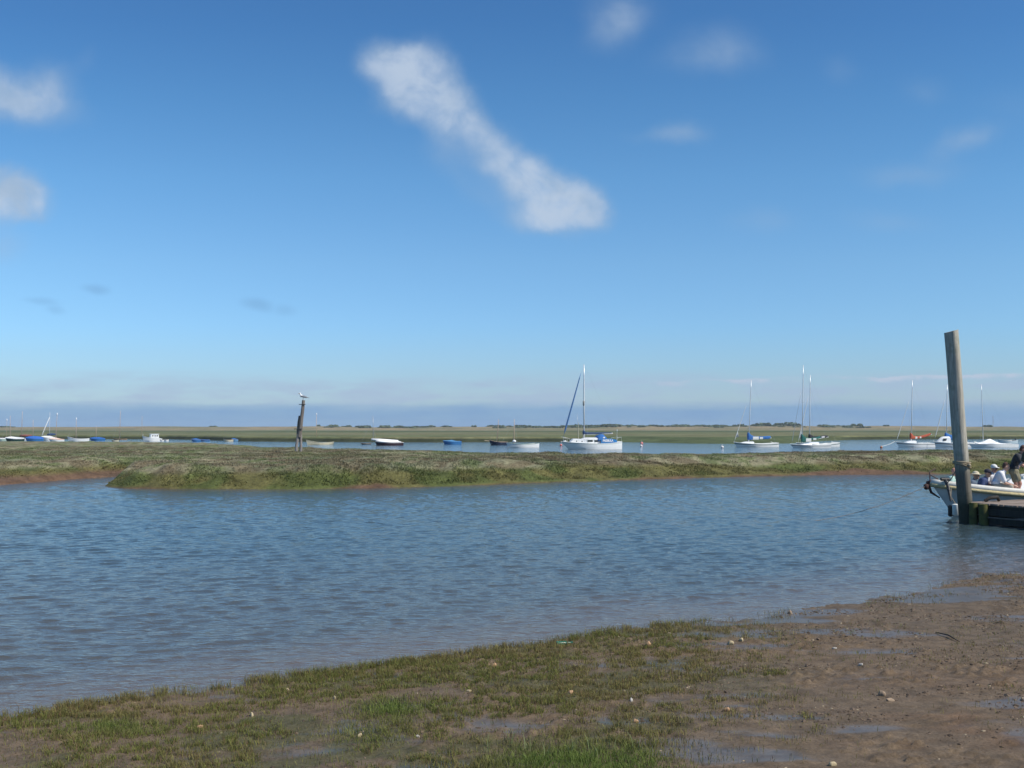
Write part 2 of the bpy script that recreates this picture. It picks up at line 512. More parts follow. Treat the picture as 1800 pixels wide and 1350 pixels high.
def marsh_tone(x, y, z, d1, dark, jit=0.0):
    """mud, bright cordgrass low on the bank, grey-green sea purslane on top"""
    mudc = np.array([0.125, 0.078, 0.050]); low = np.array([0.085, 0.102, 0.032]); low2 = np.array([0.118, 0.110, 0.040])
    top = np.array([0.200, 0.204, 0.122]); top2 = np.array([0.245, 0.225, 0.138]); brn = np.array([0.120, 0.085, 0.050]); grn = np.array([0.110, 0.140, 0.050])
    n = fbm(x * 0.28, y * 0.22, 201, 4)[..., None]
    n2 = fbm(x * 0.9, y * 0.6, 211, 3)[..., None]
    t = top + (top2 - top) * sstep(0.4, 0.62, n)
    t = t + (grn - t) * sstep(0.52, 0.66, n2) * 0.75
    t = t + (brn - t) * sstep(0.46, 0.36, n2) * 0.6
    bz = sstep(0.52, 0.64, fbm(x * 0.07, y * 0.33, 241, 4, 0.55))[..., None]
    t = t + (np.array([0.115, 0.088, 0.052]) - t) * bz * 0.5
    lw = low + (low2 - low) * sstep(0.42, 0.6, fbm(x * 0.5, y * 0.5, 221, 3)[..., None])
    k = sstep(0.52, 0.80, (z + jit)[..., None] + 0.5 * (n - 0.5))
    cc = lw + (t - lw) * k
    hot = np.maximum(np.exp(-((x + 5.5) / 2.6) ** 2), np.exp(-((x - 21.5) / 2.8) ** 2)) * (y < 75)
    mk = sstep(0.15, -0.03, z + 0.5 * (fbm(x * 0.22, y * 0 + 4, 231, 3) - 0.40) - 0.42 * hot * fbm(x * 0.6, y * 0.8, 233, 3) * 1.6 + jit)[..., None]
    mk = np.maximum(mk, (sstep(-20.5, -22.5, x) * sstep(0.46, 0.20, z) * (y < 66))[..., None])
    cc = cc + (mudc - cc) * mk
    dk = (dark * 0.85)[..., None]
    cc = cc + (np.array([0.075, 0.055, 0.038]) - cc) * dk
    return cc, mk[..., 0]


mc, mmud = marsh_tone(MXg, MYg, MZ, Md1, Mdark)
o = mesh_np('salt_marsh', np.stack([MXg, MYg, MZ], -1).reshape(-1, 3), grid_faces(len(my), len(mx)), M_marsh, mc.reshape(-1, 3))
tag(o, kind='structure')

# ---- far marsh and the dune ridge
FBx, FBy = line([(-900, 771.5), (-200, 771.6), (290, 771.9), (350, 773.2), (420, 775.6), (600, 776.6), (760, 777.2), (960, 776.6), (1060, 777.0), (1140, 778.2), (1220, 779.8), (1300, 780.2), (1390, 779.4),
                 (1440, 775.5), (1500, 773), (1620, 772), (1800, 771.5), (2400, 771)])


def far_near(x):
    return np.interp(x, FBx, FBy) + 2.0 * (fbm(x * 0.04, x * 0 + 2.2, 301, 2, 0.5) - 0.5)


fx_ = np.concatenate([np.arange(-150, 200, 1.0)])
fx_ = np.concatenate([-150 - np.cumsum(1.0 * 1.03 ** np.arange(110))[::-1], fx_, 200 + np.cumsum(1.0 * 1.03 ** np.arange(110))])
fy_ = [165.0]
while fy_[-1] < 1720:
    fy_.append(fy_[-1] * 1.0045 if fy_[-1] < 320 else fy_[-1] * 1.012)
fy_ = np.array(fy_)
fo_ = np.concatenate([[-12, -6, -3, -1.5], np.arange(-1, 8, 0.35), 8 * 1.028 ** np.arange(190)])
FX, FO = np.meshgrid(fx_, fo_)
FY = FO + far_near(FX)
fd = FO * 0.95
slope = 2.2 + 24 * sstep(14, 26, FX) * sstep(78, 66, FX)
FZ = np.where(fd > 0, 1.02 * sstep(-0.15, 1, fd / slope), np.maximum(-0.8, 0.3 * fd))
FZ = FZ + sstep(0, 8, fd) * 0.22 * (fbm(FX * 0.06, FY * 0.02, 311, 4) - 0.5)
uF = 900 + FPX * FX / FY
ridge = sstep(1000, 1260, FY) * (5.6 + 1.9 * (fbm(FX * 0.012, FY * 0.004, 321, 4) - 0.5) * 2 + 2.2 * sstep(850, 1150, uF) * sstep(1750, 1480, uF) * fbm(FX * 0.03, FY * 0.01, 331, 4, .6)
                                 + 1.5 * (fbm(FX * .06, FY * .01, 341, 3) - .5) * sstep(500, 1000, uF))
ridge = ridge * sstep(1720, 1500, FY)
FZ = FZ + ridge * 0.78
c_top = np.array([0.158, 0.152, 0.078]); c_grn = np.array([0.074, 0.096, 0.036]); c_dk = np.array([0.040, 0.048, 0.026]); c_tan = np.array([0.265, 0.205, 0.110]); c_mid = np.array([0.122, 0.136, 0.062])
nn = fbm(FX * 0.016, FY * 0.03, 351, 5, 0.6)[..., None]
tone = c_top + (c_mid - c_top) * sstep(0.4, 0.65, nn)
band = (sstep(460, 540, FY) * sstep(1010, 900, FY))[..., None]
tone = tone + (c_grn - tone) * band * sstep(0.25, 0.5, fbm(FX * 0.004, FY * 0.012, 361, 3)[..., None]) * 0.9
grs = (sstep(10, 20, FX) * sstep(84, 70, FX) * (fd < 26))[..., None]
tone = tone + (c_dk - tone) * (sstep(0.85, 0.55, FZ) * (fd > 0) * (fd < 5))[..., None] * (1 - grs)
tone = tone + (np.array([0.072, 0.098, 0.040]) - tone) * grs * 0.85
tan_ = (sstep(980, 1080, FY) * (0.35 + 0.65 * sstep(0.35, 0.6, fbm(FX * 0.02, FY * 0.01, 371, 4))))[..., None]
tan_ = tan_ * (1 - 0.45 * sstep(0.45, 0.6, fbm(FX * 0.035, FY * 0.02, 372, 4))[..., None])
tone = tone + (c_tan - tone) * tan_
o = mesh_np('far_marsh', np.stack([FX, FY, FZ], -1).reshape(-1, 3), grid_faces(len(fo_), len(fx_)), M_far, tone.reshape(-1, 3))
tag(o, kind='structure')


def far_h(x, y):
    i = min(max(int(np.searchsorted(fx_, x)) - 1, 0), len(fx_) - 2); j = min(max(int(np.searchsorted(fo_, y - float(far_near(np.array([x]))[0]))) - 1, 0), len(fo_) - 2)
    return float(FZ[j, i])


# ---------------------------------------------------------------- water
tx = np.linspace(-1, 1, 1001)
wx = 3.0 + 34 * np.sinh(tx * 3.1) / np.sinh(3.1) * 1.25
wx = np.concatenate([[-900, -300, -120], wx, [130, 320, 900]])
wy = [4.0]
while wy[-1] < 64:
    wy.append(wy[-1] + 0.036 + 0.0028 * max(0, wy[-1] - 9))
while wy[-1] < 420:
    wy.append(wy[-1] * 1.02)
wy = np.array(wy)
WX, WY = np.meshgrid(wx, wy)
WZ = np.zeros_like(WX)
cell = np.maximum(np.gradient(wy)[:, None] * np.ones_like(WX), 0.6 * np.abs(np.gradient(wx))[None, :])
gust = 0.75 + 0.5 * fbm(WX * 0.16 + 5, WY * 0.10, 401, 3)
ns_ = near_shore(wx)[None, :]
shoal = sstep(-0.2, 2.5, WY - ns_)
wr = np.random.default_rng(3)
NW = 58
ridx = np.arange(WX.shape[0])
for i in range(NW):
    lam = 0.10 * (0.62 / 0.10) ** (wr.random() ** 1.05)
    th = math.radians(wr.normal(118 if i % 3 else 80, 22))
    k = 2 * math.pi / lam
    a = 0.019 / k * (1.25 if 0.2 < lam < 0.5 else 0.8)
    fade = sstep(1.9, 3.8, lam / cell)
    warp = 0.55 * fbm(WX * 0.35, WY * 0.35, 410 + i % 5, 2)
    ph = k * (WX * math.cos(th) + WY * math.sin(th) + warp) + wr.random() * 6.28
    s = np.sin(ph)
    WZ += a * fade * (s + 0.30 * s * s - 0.15)
WZ *= gust * (0.35 + 0.65 * shoal)
Mw = bpy.data.materials.new('channel_water')
Mw.use_nodes = True
t = Mw.node_tree
b = t.nodes['Principled BSDF']
b.inputs['IOR'].default_value = 1.333
b.inputs['Roughness'].default_value = 0.06
wa = N(t, 'ShaderNodeAttribute', attribute_name='shallow')
cc = N(t, 'ShaderNodeTexCoord')
t.links.new(MIX(t, wa.outputs['Fac'], (0.042, 0.066, 0.073), (0.125, 0.095, 0.070)), b.inputs['Base Color'])
mp1 = N(t, 'ShaderNodeMapping', ins={'Vector': cc.outputs['Object'], 'Rotation': (0, 0, math.radians(-20)), 'Scale': (1.0, 2.4, 1.0)})
n1 = N(t, 'ShaderNodeTexNoise', ins={'Vector': mp1.outputs[0], 'Scale': 7.5, 'Detail': 4.0, 'Roughness': 0.55, 'Distortion': 0.5})
mp2 = N(t, 'ShaderNodeMapping', ins={'Vector': cc.outputs['Object'], 'Rotation': (0, 0, math.radians(12)), 'Scale': (1.0, 2.2, 1.0)})
n2 = N(t, 'ShaderNodeTexNoise', ins={'Vector': mp2.outputs[0], 'Scale': 1.9, 'Detail': 3.0, 'Roughness': 0.5, 'Distortion': 0.4})
n3 = N(t, 'ShaderNodeTexNoise', ins={'Vector': mp2.outputs[0], 'Scale': 4.2, 'Detail': 3.0, 'Roughness': 0.5, 'Distortion': 0.5})
h = M2(t, 'ADD', M2(t, 'ADD', M2(t, 'MULTIPLY', n1.outputs[0], 0.013), M2(t, 'MULTIPLY', n2.outputs[0], 0.012)), M2(t, 'MULTIPLY', n3.outputs[0], 0.021))
bp = N(t, 'ShaderNodeBump', ins={'Strength': 1.0, 'Distance': 1.0, 'Height': h})
t.links.new(bp.outputs[0], b.inputs['Normal'])
shallow = sstep(5.0, 0.0, WY - ns_ + 1.2 * (fbm(WX * 0.6, WY * 0.6, 431, 3) - 0.5)) * 0.9
shallow = np.maximum(shallow, 0.45 * sstep(26, 10, WY))
shallow = np.maximum(shallow, 0.6 * sstep(3.0, 0, marsh_near(wx)[None, :] - WY) * (WY < 70))
o = mesh_np('water', np.stack([WX, WY, WZ], -1).reshape(-1, 3), grid_faces(len(wy), len(wx)), Mw, extra={'shallow': shallow.ravel()})
tag(o, kind='structure')

# ---------------------------------------------------------------- vegetation
def blade_mat(name, rough=0.75):
    m = bpy.data.materials.new(name)
    m.use_nodes = True
    t = m.node_tree
    b = t.nodes['Principled BSDF']
    at = N(t, 'ShaderNodeAttribute', attribute_name='tone')
    b.inputs['Roughness'].default_value = rough
    b.inputs['Specular IOR Level'].default_value = 0.25
    t.links.new(at.outputs['Color'], b.inputs['Base Color'])
    tr = N(t, 'ShaderNodeBsdfTranslucent', ins={'Color': at.outputs['Color']})
    mx_ = N(t, 'ShaderNodeMixShader', ins={0: 0.3, 1: b.outputs[0], 2: tr.outputs[0]})
    t.links.new(mx_.outputs[0], t.nodes['Material Output'].inputs[0])
    return m


M_blade = blade_mat('marsh_plant')


def blades(name, x, y, z, h, w, lean, col, mt, bend=0.35):
    """one upright tapering two-segment leaf per point"""
    n = len(x)
    a = rng.random(n) * 6.283
    la = rng.random(n) * 6.283
    ca, sa = np.cos(a) * w * 0.5, np.sin(a) * w * 0.5
    lx, ly = np.cos(la) * lean * h, np.sin(la) * lean * h
    v = np.empty((n, 5, 3), np.float32)
    v[:, 0] = np.stack([x - ca, y - sa, z - 0.01 * 0 - 0.15 * h], -1)
    v[:, 1] = np.stack([x + ca, y + sa, z - 0.15 * h], -1)
    v[:, 2] = np.stack([x + ca * .8 + lx * bend, y + sa * .8 + ly * bend, z + 0.55 * h], -1)
    v[:, 3] = np.stack([x - ca * .8 + lx * bend, y - sa * .8 + ly * bend, z + 0.55 * h], -1)
    v[:, 4] = np.stack([x + lx, y + ly, z + h * np.sqrt(np.maximum(0.1, 1 - 0.5 * lean ** 2))], -1)
    i = np.arange(n)[:, None] * 5
    f = np.concatenate([i + [0, 1, 2], i + [0, 2, 3], i + [3, 2, 4]], 1).reshape(-1, 3)
    c5 = np.repeat(col[:, None, :], 5, 1)
    return mesh_np(name, v.reshape(-1, 3), f, mt, c5.reshape(-1, 3), smooth=False)


# ---- glasswort and young cordgrass on the near mud
def near_density(x, y, z, d):
    u, v = project(x, y, z)
    dens = sstep(1480, 1080, u)
    patch = fbm(x * 1.25, y * 1.5, 501, 4, 0.6)
    big = fbm(x * 0.45, y * 0.5, 511, 3)
    thr = 0.50 - 0.10 * dens
    k = sstep(thr - .03, thr + 0.07, patch * 0.65 + big * 0.35) * (0.06 + 0.94 * dens) + 0.10 * dens
    k = k * (1 - 0.9 * sstep(120, 20, u) * sstep(1260, 1290, v))          # bare mud at the lower left
    k = np.maximum(k, 0.9 * sstep(0.15, 0.35, d) * sstep(0.9, 0.5, d) * (u < 1250) * sstep(0.40, 0.55, patch))
    k = k * (1 - 0.85 * sstep(1100, 1240, u) * sstep(1215, 1300, v))      # bare mud lower right
    ex = np.exp(-((u - 1395) / 70) ** 2 - ((v - 1265) / 26) ** 2) + np.exp(-((u - 1350) / 55) ** 2 - ((v - 1180) / 22) ** 2)
    k = np.maximum(k, 0.9 * ex * sstep(0.42, 0.5, patch))
    k = k * sstep(-0.35, 0.1, d)
    lush = np.exp(-((u - 1020) / 165) ** 4 - ((v - 1345) / 38) ** 2) + 0.9 * np.exp(-((u - 690) / 75) ** 2 - ((v - 1250) / 20) ** 2) \
        + 0.7 * np.exp(-((u - 200) / 90) ** 2 - ((v - 1280) / 14) ** 2) + 0.45 * np.exp(-((u - 640) / 90) ** 2 - ((v - 1290) / 20) ** 2)
    return k, lush, u, v


nb = 2_400_000
x = rng.uniform(-8.5, 12.5, nb); y = rng.uniform(4.6, 19.5, nb)
z, d = near_z(x, y, False)
k, lush, u, v = near_density(x, y, z, d)
clump = fbm(x * 9, y * 9, 521, 2)
k = np.maximum(k * (0.25 + 0.9 * sstep(0.42, 0.62, clump)), lush)
keep = (rng.random(nb) < k * np.where(y < 12, 0.85, 0.6)) & (u > -60) & (u < 1860) & (v < 1400)
x, y, d, lush, u, v, clump = (q[keep] for q in (x, y, d, lush, u, v, clump))
z = near_h(x, y)
n = len(x)
r = rng.random(n)
cA = np.array([0.168, 0.182, 0.044]); cB = np.array([0.228, 0.200, 0.070]); cC = np.array([0.200, 0.135, 0.070]); cD = np.array([0.130, 0.195, 0.038])
mixv = fbm(x * 0.9, y * 0.9, 531, 3)
colb = cA + (cB - cA) * (sstep(0.38, 0.62, mixv) * 0.8 + 0.2 * r)[:, None]
colb = np.where((rng.random(n) < 0.26)[:, None], cC, colb)
lk = np.clip(lush, 0, 1)[:, None]
colb = colb + (cD - colb) * lk * 0.9
colb = colb * rng.uniform(0.6, 1.35, n)[:, None]
hh = rng.uniform(0.014, 0.046, n) * (0.6 + 0.8 * sstep(0.4, 0.65, clump)) + 0.055 * lk[:, 0] * rng.random(n)
hh = hh * (1 + 0.8 * sstep(0.8, 0.1, d))
ww = rng.uniform(0.0028, 0.0055, n) * (0.75 + 0.033 * y)
o = blades('glasswort_grass', x, y, z, hh, ww, rng.uniform(0.1, 1.1, n), colb, M_blade)
tag(o, 'low green glasswort and grass shoots covering the near mud bank', 'marsh grass', kind='stuff')
# a few long pale blades in the lush tuft at the bottom
pts = [(855, 1325), (905, 1308), (930, 1322), (1000, 1318), (1008, 1330), (1035, 1325), (1075, 1318), (1120, 1320), (960, 1335), (1050, 1338), (640, 1240), (705, 1238)]
px = []
for (pu, pv) in pts:
    for q in range(3):
        w3 = near_hit(pu + random.uniform(-8, 8), pv + random.uniform(-3, 3)); px.append(w3)
px = np.array(px); n = len(px)
o = blades('long_grass', px[:, 0], px[:, 1], px[:, 2], rng.uniform(0.10, 0.17, n), np.full(n, 0.007), rng.uniform(0.3, 0.9, n),
           np.array([0.20, 0.24, 0.10]) * rng.uniform(0.7, 1.2, n)[:, None], M_blade)
tag(o, 'long pale grass blades rising from the brightest tuft by the lower edge', 'grass', kind='stuff')

# ---- plants over the middle marsh
nb = 1_700_000
x = rng.uniform(-75, 75, nb); y = 42 + 62 * rng.random(nb) ** 1.6
ok = np.abs(x) < y * 0.56 + 2
x, y = x[ok], y[ok]
z, d1, d2, dark = marsh_z(x, y)
tone_, mudk = marsh_tone(x, y, z, d1, dark, jit=rng.normal(0, 0.05, len(x)))
cl = fbm(x * 0.9, y * 0.8, 541, 3, 0.6)
keep = (z > 0.10) & (rng.random(len(x)) < (1 - 0.97 * mudk) * (0.45 + 0.55 * sstep(0.40, 0.58, cl)) * (1 - 0.92 * dark))
x, y, d1, tone_, cl, dark = x[keep], y[keep], d1[keep], tone_[keep], cl[keep], dark[keep]
z = marsh_h(x, y); n = len(x)
z = np.minimum(z, 1.12)
cb = tone_ * rng.uniform(1.0, 1.5, n)[:, None]
hh = rng.uniform(0.04, 0.11, n) * (0.6 + 0.8 * sstep(0.42, 0.6, cl)) * (0.55 + 0.45 * sstep(100, 70, y))
o = blades('sea_purslane', x, y, z, hh, rng.uniform(0.02, 0.05, n), rng.uniform(0.5, 1.7, n), cb, M_blade)
tag(o, 'grey green marsh plants covering the low island across the water', 'marsh plants', kind='stuff')

# ---------------------------------------------------------------- mesh builder
class MB:
    def __init__(s):
        s.v = []; s.f = []; s.m = []

    def add(s, vs, fs, mi=0):
        b = len(s.v)
        s.v += [tuple(p) for p in vs]
        s.f += [tuple(b + i for i in f) for f in fs]
        s.m += [mi] * len(fs)

    def box(s, c, d, mi=0, rz=0.0, top=1.0, bev=0.0):
        """centre, full size; top = scale of the upper face; bev = chamfer of the upright edges"""
        hx, hy, hz = d[0] / 2, d[1] / 2, d[2] / 2
        cz, sz = math.cos(rz), math.sin(rz)
        e = min(bev, hx * .9, hy * .9)
        ring = [(-hx + e, -hy), (hx - e, -hy), (hx, -hy + e), (hx, hy - e), (hx - e, hy), (-hx + e, hy), (-hx, hy - e), (-hx, -hy + e)] if e > 0 \
            else [(-hx, -hy), (hx, -hy), (hx, hy), (-hx, hy)]
        n = len(ring); vs = []
        for z, k in ((-hz, 1.0), (hz, top)):
            for (x, y) in ring:
                x, y = x * k, y * k
                vs.append((c[0] + x * cz - y * sz, c[1] + x * sz + y * cz, c[2] + z))
        fs = [tuple(range(n))[::-1], tuple(range(n, 2 * n))] + [(i, (i + 1) % n, n + (i + 1) % n, n + i) for i in range(n)]
        s.add(vs, fs, mi)

    def tube(s, pts, r, n=8, mi=0, cap=True, sq=1.0):
        pts = [Vector(p) for p in pts]
        rs = list(r) if hasattr(r, '__len__') else [r] * len(pts)
        up = None; vs = []
        for i, p in enumerate(pts):
            d = (pts[min(i + 1, len(pts) - 1)] - pts[max(i - 1, 0)]).normalized()
            if up is None:
                up = d.orthogonal().normalized() if abs(d.z) > 0.99 else Vector((0, 0, 1)).cross(d).normalized()
            a = (up - d * up.dot(d)).normalized(); up = a
            b = d.cross(a)
            for k in range(n):
                t = 2 * math.pi * k / n
                vs.append(p + (a * math.cos(t) + b * math.sin(t) * sq) * rs[i])
        fs = []
        for i in range(len(pts) - 1):
            for k in range(n):
                fs.append((i * n + k, i * n + (k + 1) % n, (i + 1) * n + (k + 1) % n, (i + 1) * n + k))
        if cap:
            fs += [tuple(range(n))[::-1], tuple((len(pts) - 1) * n + k for k in range(n))]
        s.add(vs, fs, mi)

    def ell(s, c, r, mi=0, n=12, m=8, rot=None):
        vs = [(0, 0, 1)]; fs = []
        for j in range(1, m):
            t = math.pi * j / m
            for k in range(n):
                q = 2 * math.pi * k / n
                vs.append((math.sin(t) * math.cos(q), math.sin(t) * math.sin(q), math.cos(t)))
        vs.append((0, 0, -1))
        for k in range(n):
            fs.append((0, 1 + k, 1 + (k + 1) % n))
            fs.append((len(vs) - 1, 1 + (m - 2) * n + (k + 1) % n, 1 + (m - 2) * n + k))
        for j in range(m - 2):
            for k in range(n):
                a = 1 + j * n + k; b = 1 + j * n + (k + 1) % n
                fs.append((a, a + n, b + n, b))
        R3 = rot.to_matrix() if rot is not None else Matrix.Identity(3)
        s.add([Vector(c) + R3 @ Vector((x * r[0], y * r[1], z * r[2])) for x, y, z in vs], fs, mi)

    def cap2(s, p0, r0, p1, r1, mi=0, n=12, sq=1.0):
        """tapered limb with rounded ends"""
        p0, p1 = Vector(p0), Vector(p1)
        d = (p1 - p0)
        L = max(d.length, 1e-5); d /= L
        P_, R_ = [], []
        for a in (0.08, 0.35, 0.7):
            P_.append(p0 - d * r0 * math.cos(a * math.pi / 2)); R_.append(r0 * math.sin(a * math.pi / 2))
        for k in range(5):
            P_.append(p0.lerp(p1, k / 4)); R_.append(r0 + (r1 - r0) * k / 4)
        for a in (0.7, 0.35, 0.08):
            P_.append(p1 + d * r1 * math.cos(a * math.pi / 2)); R_.append(r1 * math.sin(a * math.pi / 2))
        s.tube(P_, R_, n, mi, sq=sq)

    def loft(s, rings, mi=0, closed=True, cap=True):
        n = len(rings[0]); vs = [p for r in rings for p in r]; fs = []
        for i in range(len(rings) - 1):
            for k in range(n if closed else n - 1):
                fs.append((i * n + k, i * n + (k + 1) % n, (i + 1) * n + (k + 1) % n, (i + 1) * n + k))
        if cap and closed:
            fs += [tuple(range(n))[::-1], tuple((len(rings) - 1) * n + k for k in range(n))]
        s.add(vs, fs, mi)

    def build(s, name, mats, parent=None, smooth=False, remesh=None, solid=None, bevel=None, recalc=True):
        me = bpy.data.meshes.new(name)
        me.from_pydata(s.v, [], s.f)
        for m in (mats if isinstance(mats, (list, tuple)) else [mats]):
            me.materials.append(m)
        me.polygons.foreach_set('material_index', s.m)
        if recalc:
            import bmesh
            bm = bmesh.new(); bm.from_mesh(me)
            bmesh.ops.recalc_face_normals(bm, faces=bm.faces)
            bm.to_mesh(me); bm.free()
        o = bpy.data.objects.new(name, me)
        COL.objects.link(o)
        if parent is not None:
            o.parent = parent
        if solid:
            md = o.modifiers.new('solid', 'SOLIDIFY'); md.thickness = solid; md.offset = 0
        if bevel:
            md = o.modifiers.new('bevel', 'BEVEL'); md.width = bevel; md.segments = 2; md.limit_method = 'ANGLE'
        if remesh:
            md = o.modifiers.new('remesh', 'REMESH'); md.mode = 'VOXEL'; md.voxel_size = remesh; md.use_smooth_shade = True
            md2 = o.modifiers.new('smooth', 'SMOOTH'); md2.factor = 0.5; md2.iterations = 2
        if smooth:
            me.polygons.foreach_set('use_smooth', [True] * len(me.polygons))
            if smooth != True and hasattr(me, 'set_sharp_from_angle'):
                me.set_sharp_from_angle(angle=math.radians(smooth))
        me.update()
        return o


def thing(name, label, cat, loc, rz=0.0, group=None):
    o = bpy.data.objects.new(name, None)
    o.empty_display_size = 0.3
    COL.objects.link(o)
    o.location = loc; o.rotation_euler = (0, 0, rz)
    return tag(o, label, cat, group)


# ---------------------------------------------------------------- paints and cloths
M_white = mat('white_gelcoat', (0.82, 0.82, 0.80), 0.30, noise=0.07, scale=2.5)
M_deck = mat('white_deck', (0.74, 0.74, 0.70), 0.55, noise=0.12, scale=6)
M_cream = mat('cream_paint', (0.62, 0.56, 0.40), 0.45, noise=0.22, scale=5)
M_green = mat('green_stripe', (0.020, 0.085, 0.060), 0.35, noise=0.2)
M_boot = mat('dark_antifoul', (0.05, 0.06, 0.06), 0.6, noise=0.4)
M_navy = mat('navy_paint', (0.018, 0.028, 0.062), 0.35, noise=0.25)
M_dkgreen = mat('dark_green_paint', (0.012, 0.050, 0.040), 0.35, noise=0.25)
M_maroon = mat('maroon_paint', (0.045, 0.020, 0.028), 0.4, noise=0.3)
M_blue = mat('mid_blue_paint', (0.030, 0.165, 0.40), 0.5, noise=0.25)
M_orange = mat('orange_paint', (0.52, 0.17, 0.06), 0.5, noise=0.3)
M_palegreen = mat('pale_green_paint', (0.42, 0.55, 0.46), 0.5, noise=0.2)
M_alu = mat('aluminium_spar', (0.80, 0.80, 0.78), 0.35, 0.25, noise=0.1)
M_woodspar = mat('varnished_spar', (0.62, 0.44, 0.32), 0.45, noise=0.3, stretch=(6, 6, 0.5))
M_wire = mat('steel_wire', (0.45, 0.46, 0.47), 0.4, 0.6, noise=0.1)
M_cblue = mat('blue_canvas', (0.025, 0.145, 0.42), 0.85, noise=0.3, scale=7, bump=0.01)
M_cblue2 = mat('bright_blue_canvas', (0.02, 0.20, 0.50), 0.8, noise=0.25, scale=7, bump=0.01)
M_cnavy = mat('navy_canvas', (0.030, 0.070, 0.16), 0.85, noise=0.35, scale=7, bump=0.01)
M_cgreen = mat('green_canvas', (0.010, 0.13, 0.105), 0.85, noise=0.35, scale=7, bump=0.01)
M_cblack = mat('black_canvas', (0.025, 0.025, 0.030), 0.85, noise=0.3, scale=7, bump=0.01)
M_corange = mat('orange_canvas', (0.50, 0.10, 0.045), 0.85, noise=0.3, scale=5, bump=0.01)
M_cwhite = mat('white_canvas', (0.80, 0.80, 0.80), 0.85, noise=0.08, scale=5, bump=0.01)
M_sail = mat('sailcloth', (0.70, 0.70, 0.66), 0.8, noise=0.14, scale=5)
M_window = mat('dark_window', (0.02, 0.03, 0.032), 0.08, noise=0.2)
M_black = mat('black_rubber', (0.02, 0.02, 0.022), 0.55, noise=0.3)
M_letter = mat('white_lettering', (0.85, 0.86, 0.88), 0.7, noise=0.05)
M_pink = mat('pink_buoy', (0.72, 0.22, 0.20), 0.5, noise=0.2)
M_wbuoy = mat('white_buoy', (0.80, 0.74, 0.70), 0.5, noise=0.15)
M_inside = mat('grey_inside', (0.42, 0.42, 0.40), 0.7, noise=0.25)
M_thwart = mat('wooden_thwart', (0.30, 0.19, 0.10), 0.6, noise=0.35, stretch=(1, 8, 8))


